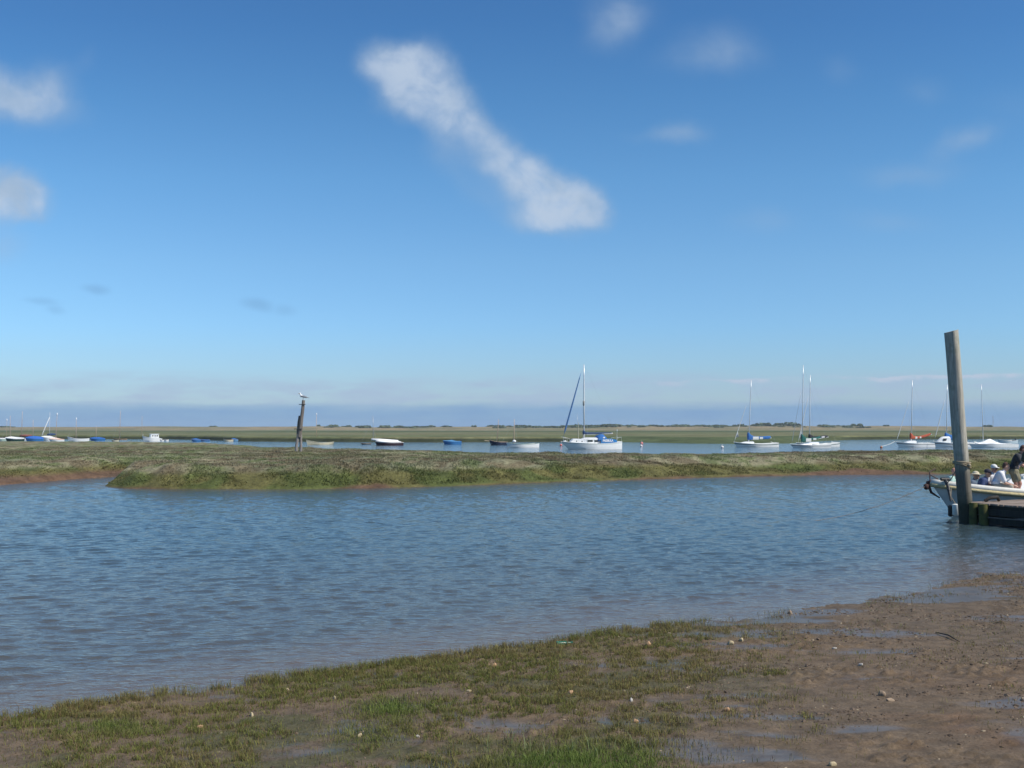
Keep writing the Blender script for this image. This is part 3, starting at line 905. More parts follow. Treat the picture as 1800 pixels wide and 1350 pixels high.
# ---------------------------------------------------------------- hulls
class Hull:
    """bow towards -x, waterline at z = 0"""

    def __init__(s, L, B, fb=0.8, fm=0.6, fs=0.65, tr=0.72, rake=0.35, fore=1.75, double=False, draft=0.3, flare=0.97):
        s.L, s.B, s.fb, s.fm, s.fs, s.tr, s.rake, s.fore, s.double, s.draft, s.flare = L, B, fb, fm, fs, tr, rake, fore, double, draft, flare

    def half(s, t):
        m = 0.56
        if t < m:
            return s.B / 2 * (1 - (1 - t / m) ** s.fore) ** 0.9
        q = (t - m) / (1 - m)
        if s.double:
            return s.B / 2 * max(0.02, (1 - q ** 2.0)) ** 0.8
        return s.B / 2 * (1 - (1 - s.tr) * q ** 1.8)

    def sheer(s, t):
        m = 0.62
        return s.fm + (s.fb - s.fm) * (1 - t / m) ** 2 if t < m else s.fm + (s.fs - s.fm) * ((t - m) / (1 - m)) ** 2

    def x(s, t, lv=1.0):
        """lv 1 at the sheer, 0 at the keel: a raked stem"""
        return -s.L / 2 + s.L * t + s.rake * (1 - lv) * (1 - t) ** 3 - (0.10 * s.L * 0 if not s.double else s.rake * (1 - lv) * t ** 5)

    def shell(s, mb, mi_top=0, mi_stripe=None, mi_low=None, ns=22, stripe=(0.80, 0.93), off=0.0):
        lv = [1.0, stripe[1], stripe[0], 0.55, 0.30, 0.0]
        rows = []
        for i in range(ns + 1):
            t = i / ns
            b = max(s.half(t), 0.004) + off; h = s.sheer(t); pr = []
            for q in lv:
                z = h * q
                w = b * (s.flare + (1 - s.flare) * q) * (0.96 + 0.04 * q ** 0.5 if t > 0.5 else (0.96 + 0.04 * q ** 0.5) * (0.72 + 0.28 * q + 0.28 * (1 - q) * min(1, t * 2)))
                pr.append((s.x(t, q), w, z))
            pr.append((s.x(t, -0.15), b * 0.55, -s.draft * 0.6))
            pr.append((s.x(t, -0.3), 0.0, -s.draft))
            rows.append(pr)
        nlv = len(rows[0])
        vs = []
        for pr in rows:
            vs += [(x, -w, z) for x, w, z in pr] + [(x, w, z) for x, w, z in pr]
        fs = []; ms = []
        for i in range(ns):
            for side in (0, 1):
                for k in range(nlv - 1):
                    a = i * 2 * nlv + side * nlv + k; b = (i + 1) * 2 * nlv + side * nlv + k
                    fs.append((a, b, b + 1, a + 1) if side == 0 else (a + 1, b + 1, b, a))
                    mi = mi_top
                    if k == 1 and mi_stripe is not None: mi = mi_stripe
                    if k >= 5 and mi_low is not None: mi = mi_low
                    ms.append(mi)
        base = len(mb.v)
        mb.v += vs; mb.f += [tuple(base + q for q in f) for f in fs]; mb.m += ms
        # transom
        e = ns * 2 * nlv
        mb.f.append(tuple(base + e + k for k in range(nlv)) + tuple(base + e + nlv + k for k in range(nlv - 2, -1, -1))); mb.m.append(mi_top)

    def deck(s, mb, mi=0, t0=0.0, t1=1.0, dz=-0.01, camber=0.05, inset=0.01, ns=16, floor=None):
        rings = []
        for i in range(ns + 1):
            t = t0 + (t1 - t0) * i / ns
            b = max(s.half(t) - inset, 0.003); h = (s.sheer(t) + dz) if floor is None else floor
            rings.append([(s.x(t), -b, h), (s.x(t), -b * .5, h + camber * .7), (s.x(t), 0, h + camber), (s.x(t), b * .5, h + camber * .7), (s.x(t), b, h)])
        mb.loft(rings, mi, closed=False, cap=False)

    def rail(s, mb, r=0.03, mi=0, t0=0.0, t1=1.0, dz=0.0, out=0.0, ns=18, side=(-1, 1), n=6, sq=1.0):
        for sg in side:
            mb.tube([(s.x(t0 + (t1 - t0) * i / ns), sg * (max(s.half(t0 + (t1 - t0) * i / ns), 0.003) + out), s.sheer(t0 + (t1 - t0) * i / ns) + dz) for i in range(ns + 1)], r, n, mi, sq=sq)

    def inner(s, mb, mi=0, floor=0.1, th=0.04, t0=0.12, t1=0.985, ns=18):
        rings = []
        for i in range(ns + 1):
            t = t0 + (t1 - t0) * i / ns
            b = max(s.half(t) - th, 0.003); h = s.sheer(t)
            rings.append([(s.x(t), -b, h), (s.x(t), -b * .52, floor + 0.12 * (h - floor)), (s.x(t), -b * .34, floor), (s.x(t), b * .34, floor), (s.x(t), b * .52, floor + 0.12 * (h - floor)), (s.x(t), b, h)])
        mb.loft(rings, mi, closed=False, cap=False)
        mb.add(rings[-1], [(0, 1, 2, 3, 4, 5)], mi)
        mb.add(rings[0], [(0, 1, 2, 3, 4, 5)], mi)


HEAD = math.radians(16)


def berth(u0, u1, vw, a=HEAD):
    """position, length and pixel scale of a boat seen between photo columns u0..u1 floating at row vw"""
    x, y = pix_plane((u0 + u1) / 2, vw, 0)
    return x, y, (u1 - u0) / FPX * y / math.cos(a)


def sloop(u0, u1, vw, label, spec, group=None, a=HEAD, name='sailing_boat', cat='sailing boat'):
    x, y, L = berth(u0, u1, vw, a)
    px = y / FPX                                     # metres per photo pixel at the boat
    uc = (u0 + u1) / 2
    X_ = lambda u: (u - uc) * px / math.cos(a)       # along the hull
    Zp = lambda v: EYE - (v - 754) * px              # height
    root = thing(name, label, cat, (x, y, 0), a, group)
    g = spec
    H = Hull(L, g.get('B', L * 0.32), g['fb'], g['fm'], g['fs'], g.get('tr', .7), g.get('rake', .7), g.get('fore', 1.7), draft=0.3)
    mb = MB(); H.shell(mb, 0, 1, 2, stripe=g.get('stripe', (0.80, 0.93)))
    mb.build('hull', [g.get('hull', M_white), g.get('stripe_m', M_green), M_boot], root, smooth=40)
    mb = MB(); H.deck(mb, 0, camber=0.07)
    mb.build('deck', [M_deck], root, smooth=True)
    mb = MB(); H.rail(mb, 0.022, 0, dz=0.012)
    mb.build('rubbing_strake', g.get('rail_m', M_deck), root, smooth=True)
    if 'cuddy' in g:                                 # low rounded cabin top
        c0, c1, ct = g['cuddy']
        rings = []
        xa, xb = X_(c0), X_(c1)
        for i in range(9):
            q = i / 8; xx = xa + (xb - xa) * q
            t = (xx + L / 2) / L
            w = H.half(t) * 0.62; hh = (Zp(ct) - H.sheer(t)) * (math.sin(min(1, q * 1.6) * math.pi / 2)) + 0.03
            z0 = H.sheer(t) + 0.0
            rings.append([(xx, -w, z0), (xx, -w * .88, z0 + hh * .8), (xx, -w * .4, z0 + hh), (xx, w * .4, z0 + hh), (xx, w * .88, z0 + hh * .8), (xx, w, z0)])
        mb = MB(); mb.loft(rings, 0)
        cb = mb.build('cabin', M_white, root, smooth=35)
        if g.get('cwin'):
            w0, w1 = g['cwin']; xm = (X_(w0) + X_(w1)) / 2; t = (xm + L / 2) / L
            mb = MB(); mb.box((xm, -H.half(t) * .59, H.sheer(t) + (Zp(ct) - H.sheer(t)) * 0.5), (X_(w1) - X_(w0), 0.03, (Zp(ct) - H.sheer(t)) * 0.38), bev=0.05)
            mb.build('window', M_window, cb)
    # cockpit well behind the cabin
    if g.get('well'):
        k0, k1 = g['well']
        t0, t1 = (X_(k0) + L / 2) / L, (X_(k1) + L / 2) / L
        mb = MB()
        for sg in (-1, 1):
            mb.tube([(H.x(t0 + (t1 - t0) * i / 6), sg * H.half(t0 + (t1 - t0) * i / 6) * .6, H.sheer(t0 + (t1 - t0) * i / 6) + .07) for i in range(7)], 0.05, 6)
        mb.box((X_(k1), 0, H.sheer(t1) + .08), (0.08, H.half(t1) * 1.2, 0.1))
        mb.build('coaming', M_deck, root)
        mb = MB(); xm = (X_(k0) + X_(k1)) / 2
        mb.box((xm, 0, H.sheer((t0 + t1) / 2) + 0.075), ((X_(k1) - X_(k0)) * .92, H.half((t0 + t1) / 2) * 1.05, 0.01))
        mb.build('cockpit', M_inside, root)
    if 'mast' in g:
        (ub, vb), (ut, vt) = g['mast']
        pb = Vector((X_(ub), 0, Zp(vb))); pt = Vector((X_(ut), 0, Zp(vt)))
        mb = MB(); r = g.get('mr', 0.055)
        mb.tube([pb, pb.lerp(pt, .5), pb.lerp(pt, .8), pt], [r, r, r * .85, r * .6], 8)
        mast = mb.build('mast', g.get('mast_m', M_alu), root, smooth=True)
        if g.get('spread', True):
            mb = MB(); ps = pb.lerp(pt, g.get('sp', .52)); w = g.get('sw', 0.42)
            mb.tube([ps + Vector((0.03, -w, 0.03)), ps, ps + Vector((0.03, w, 0.03))], 0.018, 6)
            mb.build('spreader', M_alu, mast)
            tch = (pb.x + L / 2) / L
            for sg in (-1, 1):
                mb = MB()
                mb.tube([(pb.x + .15, sg * H.half(tch) * .92, H.sheer(tch)), ps + Vector((0.03, sg * w, 0.03)), pb.lerp(pt, .93)], 0.006, 4)
                mb.build('shroud', M_wire, root)
        mb = MB(); mb.tube([(L / 2 - .05, 0, H.sheer(1)), pt], 0.005, 4)
        mb.build('backstay', M_wire, root)
        fh = g.get('fore_v')
        if fh:
            (uf, vf), (ug, vg) = fh
            p0 = Vector((X_(uf), 0, Zp(vf))); p1 = Vector((X_(ug), 0, Zp(vg)))
            mb = MB(); fr = g.get('fr', 0.05)
            mb.tube([p0.lerp(p1, q) for q in (0, .06, .12, .5, .9, 1)], [.012, .03, fr, fr * .9, fr * .6, .012], 7)
            if g.get('clew'):                        # loose clew of the rolled jib
                q = p0.lerp(p1, .28); e = p0.lerp(p1, .10)
                mb.add([q, e, e + Vector((.52, -.10, .12)), q + Vector((0.06, 0.06, -.1)), e + Vector((0, .08, 0))],
                       [(0, 1, 2), (3, 2, 4), (1, 4, 2)])
            mb.build('rolled_jib', g.get('jib_m', M_sail), root, smooth=True)
            mb = MB(); mb.tube([p1, pb.lerp(pt, g.get('fs_t', .97 if not g.get('frac') else g['frac']))], 0.006, 4)
            mb.build('forestay', M_wire, root)
    if 'cover' in g:                                 # mainsail stowed on the boom
        cm = g['cover_m']; pts = g['cover']          # (u, v_top, v_bottom)
        rings = []
        for (u, va, vb2) in pts:
            z1, z0 = Zp(va), Zp(vb2); zc, hh = (z1 + z0) / 2, (z1 - z0) / 2
            w = min(0.20, hh * 0.75)
            rings.append([(X_(u), w * math.cos(q) * (0.75 + 0.25 * math.cos(q)), zc + hh * math.sin(q)) for q in [2 * math.pi * k / 10 for k in range(10)]])
        mb = MB(); mb.loft(rings, 0)
        bm_ = mb.build('sail_cover', cm, root, smooth=True)
        (ue, ve, vf2) = pts[-1]; (ua, va2, vb3) = pts[0]
        mb = MB(); mb.tube([(X_(ua), 0, Zp(vb3 - 1.0)), (X_(ue) + .15, 0, Zp(vf2) + .02)], 0.04, 7)
        mb.build('boom', M_alu, root)
        for (s0, s1) in g.get('patches', []):        # folds of pale sailcloth and lettering bands on the cover
            k = [i for i in range(len(pts) - 1) if pts[i][0] <= s0 <= pts[i + 1][0]]
            if not k: continue
            p0_, p1_ = pts[k[0]], pts[k[0] + 1]
            f = (s0 - p0_[0]) / (p1_[0] - p0_[0])
            za = Zp(p0_[1] + (p1_[1] - p0_[1]) * f); zb = Zp(p0_[2] + (p1_[2] - p0_[2]) * f)
            zc, hh = (za + zb) / 2, (za - zb) / 2; w = min(.20, hh * .75) + .015
            mb = MB()
            r1 = [(X_(s0), w * math.cos(q) * (0.75 + 0.25 * math.cos(q)), zc + hh * 1.05 * math.sin(q)) for q in [math.pi * (.85 + .75 * k2 / 6) for k2 in range(7)]]
            r2 = [(X_(s1), p[1], p[2]) for p in r1]
            mb.loft([r1, r2], 0, closed=False, cap=False)
            mb.build('cloth_band', g.get('patch_m', M_sail), bm_)
    if g.get('rudder', True):
        mb = MB(); mb.box((L / 2 + .06, 0, 0.0), (.12, .05, .9 * H.sheer(1) + .3), bev=0.02)
        mb.tube([(L / 2 + .06, 0, H.sheer(1) * .8), (L / 2 - .9, 0, H.sheer(1) + .18)], 0.02, 6)
        mb.build('rudder', g.get('rud_m', M_white), root)
    return root, H, X_, Zp, px

# ---------------------------------------------------------------- the white cruising yacht
GB = 'sailing boats moored in the far channel'
GD = 'small boats moored beyond the marsh'
sp = dict(fb=1.02, fm=0.74, fs=0.98, tr=.62, rake=1.1, B=2.7, hull=M_white, stripe_m=M_palegreen, stripe=(0.84, 0.90),
          mast=((1026.5, 772), (1026.8, 641)), mr=0.105, sp=.5, sw=.55,
          fore_v=((989.5, 768), (1021.5, 655)), fr=0.115, jib_m=mat('blue_sacrificial_strip', (0.06, 0.16, 0.36), .8, noise=.2), rudder=True)
root, H, X_, Zp, px = sloop(985, 1091, 789.3, 'white cruising yacht with blue canvas cockpit cover and tall white mast', sp, GB, a=math.radians(18), name='cruising_yacht', cat='yacht')
L = H.L
t_of = lambda xx: (xx + L / 2) / L
# coachroof in two steps
rings = []
prof = [(1001, 776.5), (1005, 771.6), (1010, 771), (1022, 771.2), (1026, 769.6), (1031, 769.0), (1046, 769.0), (1050, 770.2), (1062, 771.5), (1082, 774.2)]
for (u, vtop) in prof:
    xx = X_(u); t = t_of(xx); w = H.half(t) * (0.56 if u < 1024 else 0.66); z0 = H.sheer(t); z1 = max(Zp(vtop), z0 + 0.04)
    rings.append([(xx, -w, z0), (xx, -w * .9, z0 + (z1 - z0) * .86), (xx, -w * .5, z1), (xx, w * .5, z1), (xx, w * .9, z0 + (z1 - z0) * .86), (xx, w, z0)])
mb = MB(); mb.loft(rings, 0)
cabin = mb.build('cabin', M_white, root, smooth=35)
for (w0, w1) in ((1028.3, 1038), (1040.3, 1048)):
    xm = (X_(w0) + X_(w1)) / 2; t = t_of(xm)
    mb = MB(); z0 = H.sheer(t)
    yy = -H.half(t) * .66 * .965
    mb.box((xm, yy, z0 + .34), (X_(w1) - X_(w0), 0.05, 0.27), bev=0.02)
    fr = mb.build('window', M_window, cabin)
    mb = MB(); mb.box((xm, yy + .012, z0 + .34), (X_(w1) - X_(w0) + .09, 0.05, 0.35), bev=0.02)
    mb.build('frame', M_alu, fr)
for uu_ in (1011, 1020):
    xm = X_(uu_); t = t_of(xm)
    mb = MB(); mb.tube([(xm, -H.half(t) * .53, H.sheer(t) + .24), (xm, -H.half(t) * .53 - .03, H.sheer(t) + .24)], 0.075, 12)
    mb.build('porthole', M_window, cabin)
# pram hood and cockpit dodger with the painted name
rings = []
for (u, vt, k) in ((1046.5, 769, .4), (1050, 765.3, .9), (1055, 763.4, 1), (1060, 763.6, 1), (1063.5, 767.5, .98)):
    xx = X_(u); t = t_of(xx); w = H.half(t) * .70; z0 = H.sheer(t) + .28; z1 = Zp(vt)
    rings.append([(xx, w * math.cos(q), z0 + (z1 - z0) * math.sin(q) ** .7) for q in [math.pi * i / 10 for i in range(11)]])
mb = MB(); mb.loft(rings, 0, closed=False, cap=False)
hood = mb.build('spray_hood', M_cblue, root, smooth=True, solid=0.015)
for sg in (1, -1):
    mb = MB()
    top = []; bot = []
    for i in range(9):
        u = 1050.5 + (1081 - 1050.5) * i / 8
        xx = X_(u); t = t_of(xx); w = H.half(t) * .93
        top.append((xx, sg * w, Zp(771.0 + (0.8 * max(0, i - 5))))); bot.append((xx, sg * w, H.sheer(t) + .02))
    mb.loft([top, bot], 0, closed=False, cap=False)
    dodger = mb.build('cockpit_dodger', M_cblue2, root, solid=0.012)
# lettering on the near dodger
def lettering(text, size, sx, name, parent, loc, rot, material):
    cu = bpy.data.curves.new(name, 'FONT'); cu.body = text; cu.size = size; cu.extrude = 0.004; cu.align_x = 'CENTER'; cu.offset = 0.012
    tmp = bpy.data.objects.new(name, cu); COL.objects.link(tmp)
    bpy.context.view_layer.update()
    me = bpy.data.meshes.new_from_object(tmp.evaluated_get(bpy.context.evaluated_depsgraph_get()))
    bpy.data.objects.remove(tmp)
    me.materials.clear(); me.materials.append(material)
    o = bpy.data.objects.new(name, me); COL.objects.link(o)
    o.parent = parent; o.location = loc; o.rotation_euler = rot; o.scale = (sx, 1, 1)
    return o
xm = X_(1063.2); t = t_of(xm)
yw = lambda u: H.half(t_of(X_(u))) * .93
ang = math.atan2(yw(1054) - yw(1072), X_(1072) - X_(1054))
lettering('PAEBBULA', 0.44, 0.78, 'lettering', dodger, (xm, -yw(1063.2) - .028, Zp(776.3)), (math.pi / 2, 0, ang), M_letter)
mb = MB(); mb.ell((X_(1055.7), -yw(1056) - .03, Zp(769.3)), (.17, .03, .11), n=8, m=6)
mb.build('fender', M_cwhite, root, smooth=True)
# boom with stowed sail
rings = []
for (u, va, vb) in ((1024.6, 756, 764.6), (1026.2, 756, 764), (1030, 759.6, 763.6), (1040, 759.9, 763.2), (1058, 759.9, 762.6), (1074, 760.1, 762), (1077, 760.4, 761.6)):
    z1, z0 = Zp(va), Zp(vb); zc, hh = (z1 + z0) / 2, (z1 - z0) / 2
    rings.append([(X_(u), min(.16, hh) * math.cos(q), zc + hh * math.sin(q)) for q in [2 * math.pi * k / 10 for k in range(10)]])
mb = MB(); mb.loft(rings, 0); mb.build('sail_cover', M_cnavy, root, smooth=True)
mb = MB(); mb.tube([(X_(1027), 0, Zp(763.6)), (X_(1078.5), 0, Zp(761.6))], 0.06, 8); mb.build('boom', M_alu, root, smooth=True)
# pulpit, pushpit, guard rails, radar reflector, aerial
mb = MB()
for sg in (-1, 1):
    b0 = H.half(.02) + .02
    mb.tube([(X_(1000), sg * H.half(t_of(X_(1000))) * .9, H.sheer(.13)), (X_(998), sg * H.half(t_of(X_(998))) * .9, H.sheer(.13) + .5), (X_(991), sg * .32, H.sheer(.05) + .62), (X_(985.5), sg * .06, H.sheer(0) + .62)], 0.016, 6)
    mb.tube([(X_(991), sg * .28, H.sheer(.05)), (X_(991), sg * .32, H.sheer(.05) + .62)], 0.014, 6)
mb.build('pulpit', M_alu, root)
mb = MB()
for sg in (-1, 1):
    w1, w2 = H.half(.9) * .93, H.half(1) * .93
    mb.tube([(X_(1081), sg * w1, H.sheer(.9)), (X_(1081), sg * w1, H.sheer(.9) + .62), (X_(1090), sg * w2, H.sheer(1) + .62), (X_(1090), sg * w2, H.sheer(1))], 0.016, 6)
mb.tube([(X_(1090), -H.half(1) * .93, H.sheer(1) + .6), (X_(1090), H.half(1) * .93, H.sheer(1) + .6)], 0.016, 6)
mb.build('pushpit', M_alu, root)
for sg in (-1, 1):
    mb = MB()
    for dz in (.3, .56):
        mb.tube([(X_(u), sg * H.half(t_of(X_(u))) * .93, H.sheer(t_of(X_(u))) + dz) for u in (998, 1010, 1025, 1040, 1055, 1070, 1081)], 0.005, 4)
    for u in (1012, 1026, 1039):
        mb.tube([(X_(u), sg * H.half(t_of(X_(u))) * .93, H.sheer(t_of(X_(u)))), (X_(u), sg * H.half(t_of(X_(u))) * .93, H.sheer(t_of(X_(u))) + .58)], 0.010, 5)
    mb.build('guard_rail', M_wire, root)
mb = MB(); mb.tube([(X_(1025.7), -.1, Zp(714)), (X_(1025.5), -.1, Zp(712)), (X_(1025.5), -.1, Zp(706)), (X_(1025.7), -.1, Zp(704))], [.03, .12, .12, .03], 10)
mb.build('radar_reflector', mat('grey_plastic', (.30, .29, .26), .6, noise=.2), root, smooth=True)
mb = MB(); mb.tube([(X_(1088), .3, Zp(776)), (X_(1088), .3, Zp(757))], .016, 6); mb.ell((X_(1088), .3, Zp(756.5)), (.08, .08, .10))
mb.build('aerial', M_alu, root)
mb = MB(); mb.tube([(X_(1016.5), 0, Zp(771)), (X_(1016.5), 0, Zp(743))], .035, 7)
mb.build('whisker_pole', M_cream, root)
mb = MB(); mb.box((X_(992), 0, H.sheer(.07) + .1), (.5, .3, .22), bev=.08, top=.7)
mb.build('windlass', M_deck, root)

# ---------------------------------------------------------------- keelboats with covered mainsails
kb = dict(fb=0.86, fm=0.52, fs=0.60, tr=.78, rake=.5, stripe=(0.60, 0.80), mr=0.062)
sloop(1287, 1367, 785.3, 'white keelboat with green stripe and blue sail cover, moored alone', dict(kb, fb=.72, fm=.40, fs=.58,
      cuddy=(1298, 1322, 776.3), well=(1323, 1352), mast=((1315.3, 778), (1321.6, 668.5)), fore_v=((1288.5, 775.5), (1311.5, 713)), clew=True, frac=.62, fr=.045,
      cover=[(1313.7, 759.5, 774.5), (1316.5, 760.5, 774), (1320, 764.5, 773.5), (1327, 767, 772.2), (1341, 767.2, 772), (1352, 766.2, 771.8), (1357, 766.5, 770)],
      cover_m=M_cblue, patches=[(1323, 1334), (1336, 1342)]), GB)
sloop(1386, 1459, 786.7, 'white keelboat with green sail cover and the tallest mast of the rafted pair', dict(kb, fb=.52, fm=.34, fs=.40, stripe_m=M_boot, stripe=(0.45, .72),
      cuddy=(1404, 1424, 780.0), well=(1425, 1448), mast=((1409.3, 778), (1413.2, 642)), fore_v=((1389.5, 778), (1408.2, 689)), fr=.028, jib_m=M_wire, frac=.66,
      cover=[(1407.8, 762.5, 778), (1410, 763, 778), (1413, 767, 777), (1418, 769.5, 776), (1426, 769.8, 774.2), (1436, 768.2, 772.6), (1444, 766.6, 770.4)],
      cover_m=M_cgreen, patches=[(1416, 1426), (1430, 1436)]), GB)
sloop(1396, 1474, 785.0, 'white keelboat with black sail cover, behind the green-covered one', dict(kb, fb=.60, fm=.36, fs=.62, stripe=(0.62, .80),
      cuddy=(1416, 1436, 777.2), well=(1437, 1462), mast=((1422.2, 778), (1425.2, 659)), fore_v=((1400.5, 777), (1421, 697)), clew=True, frac=.66, fr=.055,
      cover=[(1421, 762.6, 772), (1424, 763.4, 771.5), (1430, 766.5, 771.3), (1442, 766.2, 770.8), (1450, 765, 769.6), (1457, 765.2, 768.4)],
      cover_m=M_cblack, patches=[(1438.5, 1441), (1445, 1447), (1448, 1450.5)], patch_m=M_cwhite), GB)
sloop(1571, 1643, 785.5, 'white keelboat with orange sail cover, left of the big leaning post', dict(kb, fb=.80, fm=.50, fs=.52, stripe_m=M_boot, stripe=(0.62, .76),
      cuddy=(1588, 1607, 774.8), well=(1609, 1634), mast=((1601.3, 776), (1606, 668)), fore_v=((1573, 773.5), (1598, 706)), frac=.66, fr=.045,
      cover=[(1599.7, 760.5, 772.5), (1602, 761, 772.3), (1606, 766, 771.6), (1615, 767, 771), (1628, 764.4, 769), (1637, 762, 766.2), (1640.5, 761, 763.5)],
      cover_m=M_corange, patches=[(1609, 1613), (1618, 1621)], patch_m=M_sail), GB)
sloop(1636, 1712, 785.3, 'white cabin keelboat with blue sail cover, partly behind the big post', dict(kb, fb=.84, fm=.52, fs=.6, stripe_m=M_boot, stripe=(0.60, .76),
      cuddy=(1643, 1666, 767.5), cwin=(1652, 1661), well=(1668, 1700), mast=((1662.5, 774), (1666.3, 676)), fore_v=((1640, 770), (1660.5, 703)), frac=.66, fr=.06,
      cover=[(1660.3, 760, 774), (1663, 760.5, 774), (1669, 763.5, 773), (1678, 765.5, 773), (1692, 766.5, 771.5), (1700, 766.5, 770)],
      cover_m=M_cblue), GB)
root, H, X_, Zp, px = sloop(1697, 1790, 786.3, 'white dinghy under a peaked white boom tent, right of the big post', dict(kb, fb=.52, fm=.46, fs=.42, stripe_m=M_white, B=2.2,
      mast=((1726.3, 778), (1725, 676)), mr=.05, frac=.9), GB)
rings = []
for (u, vt, w) in ((1710, 779.5, .5), (1716, 778, .8), (1727, 775.6, .9), (1735, 772.2, .9), (1740, 771.3, .95), (1744, 772.6, .95), (1752, 776.4, .95), (1762, 779.2, .9), (1780, 780, .7)):
    xx = X_(u); z0 = H.sheer((xx + H.L / 2) / H.L) + .0; z1 = Zp(vt)
    rings.append([(xx, -w, z0), (xx, -w * .55, z0 + (z1 - z0) * .42), (xx, -w * .1, z1 - .04), (xx, 0, z1), (xx, w * .1, z1 - .04), (xx, w * .55, z0 + (z1 - z0) * .42), (xx, w, z0)])
mb = MB(); mb.loft(rings, 0)
mb.build('boom_tent', M_cwhite, root, smooth=True)
mb = MB(); mb.tube([(X_(1706), -.2, Zp(776.5)), (X_(1722), -.5, Zp(781.5))], .035, 6); mb.build('oar', M_wire, root)


# ---------------------------------------------------------------- small boats
def dinghy(u0, u1, vw, label, fb=.5, fm=.35, fs=.4, B=None, hull=M_white, stripe_m=None, low=None, gun=M_thwart, a=math.radians(22), double=False, tr=.8, rake=.3,
           thwarts=3, engine=False, cover=None, cover_m=None, mast=None, mast_m=M_woodspar, boom=None, cuddy=None, inside=M_inside, group=GD, name='dinghy', cat='dinghy', flag=None, z=0.0,
           sprit=None, extra_ball=None, mr=.055, cov_w=.95, stays=True):
    x, y, L = berth(u0, u1, vw, a)
    px = y / FPX; uc = (u0 + u1) / 2
    X_ = lambda u: (u - uc) * px / math.cos(a)
    Zp = lambda v: EYE - (v - 754) * px
    root = thing(name, label, cat, (x, y, 0), a, group)
    H = Hull(L, B or L * .38, fb, fm, fs, tr, rake, 1.8, double, draft=.22)
    mb = MB(); H.shell(mb, 0, 1, 2, ns=14, stripe=(.80, .97)); mb.build('hull', [hull, stripe_m or hull, low or hull], root, smooth=40)
    if cover is None:
        mb = MB(); H.inner(mb, 0, floor=.06, ns=12); mb.build('inside', inside, root)
        for i in range(thwarts):
            t = .28 + .5 * i / max(1, thwarts - 1)
            mb = MB(); mb.box((H.x(t), 0, H.sheer(t) - .09), (.2, H.half(t) * 1.9, .03)); mb.build('thwart', M_thwart, root)
    mb = MB(); H.rail(mb, .028, 0, dz=.0, ns=12); mb.build('gunwale', gun, root, smooth=True)
    if cover:
        rings = []
        for (q, h) in cover:
            t = q; w = max(.02, H.half(t) * cov_w + .02); z0 = H.sheer(t) + .015; xx = H.x(t)
            rings.append([(xx, -w, z0 - .06), (xx, -w * .97, z0 + .02), (xx, -w * .5, z0 + h * .6), (xx, 0, z0 + h), (xx, w * .5, z0 + h * .6), (xx, w * .97, z0 + .02), (xx, w, z0 - .06)])
        mb = MB(); mb.loft(rings, 0, closed=False, cap=False); mb.add(rings[-1], [tuple(range(7))]); mb.add(rings[0], [tuple(range(7))])
        mb.build('boat_cover', cover_m, root, smooth=35)
    if engine:
        e = thing_part_engine(root, H)
    if mast:
        for i, ((ub, vb), (ut, vt)) in enumerate(mast if isinstance(mast[0][0], tuple) else [mast]):
            mb = MB(); p0 = Vector((X_(ub), 0, max(.08, min(Zp(vb), H.sheer(.3))))); p1 = Vector((X_(ut), 0, Zp(vt)))
            mb.tube([p0, p0.lerp(p1, .6), p1], [mr, mr * .9, mr * .55], 7); mo = mb.build('mast', mast_m, root, smooth=True)
            if flag:
                mb = MB(); mb.ell(p1 + Vector((0, 0, .22)), (.11, .11, .3), n=8, m=6); mb.build('masthead_float', M_cwhite, mo, smooth=True)
            if stays:
                for (dx, dy) in ((-L * .42, 0), (L * .05, -H.B * .45), (L * .05, H.B * .45)):
                    mb = MB(); mb.tube([(p0.x + dx, dy, H.sheer(.4)), p0.lerp(p1, .93)], .007, 3); mb.build('stay', M_wire, root)
    if boom:
        (ua, va), (ub, vb), r = boom[:3]
        mb = MB(); mb.tube([(X_(ua), 0, Zp(va)), (X_((ua + ub) / 2), 0, Zp((va + vb) / 2)), (X_(ub), 0, Zp(vb))], [r * .6, r, r * .5], 8)
        mb.build('furled_sail', boom[3], root, smooth=True)
    if sprit:
        (ua, va), (ub, vb) = sprit
        mb = MB(); mb.tube([(X_(ua), 0, Zp(va)), (X_(ub), 0, Zp(vb))], .03, 6); mb.build('bowsprit', M_woodspar, root)
    if cuddy:
        ua, ub, vt = cuddy[:3]; rings = []
        for i in range(7):
            q = i / 6; xx = X_(ua + (ub - ua) * q); t = (xx + L / 2) / L
            w = H.half(t) * .7; z0 = H.sheer(t) - .01; hh = max(.05, (Zp(vt) - z0) * math.sin(min(1, .25 + q * 1.4) * math.pi / 2))
            rings.append([(xx, -w, z0), (xx, -w * .85, z0 + hh * .9), (xx, 0, z0 + hh * 1.05), (xx, w * .85, z0 + hh * .9), (xx, w, z0)])
        mb = MB(); mb.loft(rings, 0); mb.build('cuddy', cuddy[3] if len(cuddy) > 3 else M_white, root, smooth=35)
    if extra_ball:
        mb = MB(); u, v, r = extra_ball; mb.ell((X_(u), 0, Zp(v)), (r, r, r * .8)); mb.build('fender', M_cwhite, root, smooth=True)
    return root, H, X_, Zp


def thing_part_engine(root, H):
    L = H.L
    mb = MB(); mb.box((L / 2 + .12, 0, H.sheer(1) + .16), (.26, .22, .34), bev=.06, top=.8)
    e = mb.build('outboard_motor', M_black, root, bevel=.02)
    mb = MB(); mb.box((L / 2 + .14, 0, H.sheer(1) - .25), (.1, .07, .55), bev=.02); mb.build('leg', M_black, e)
    return e


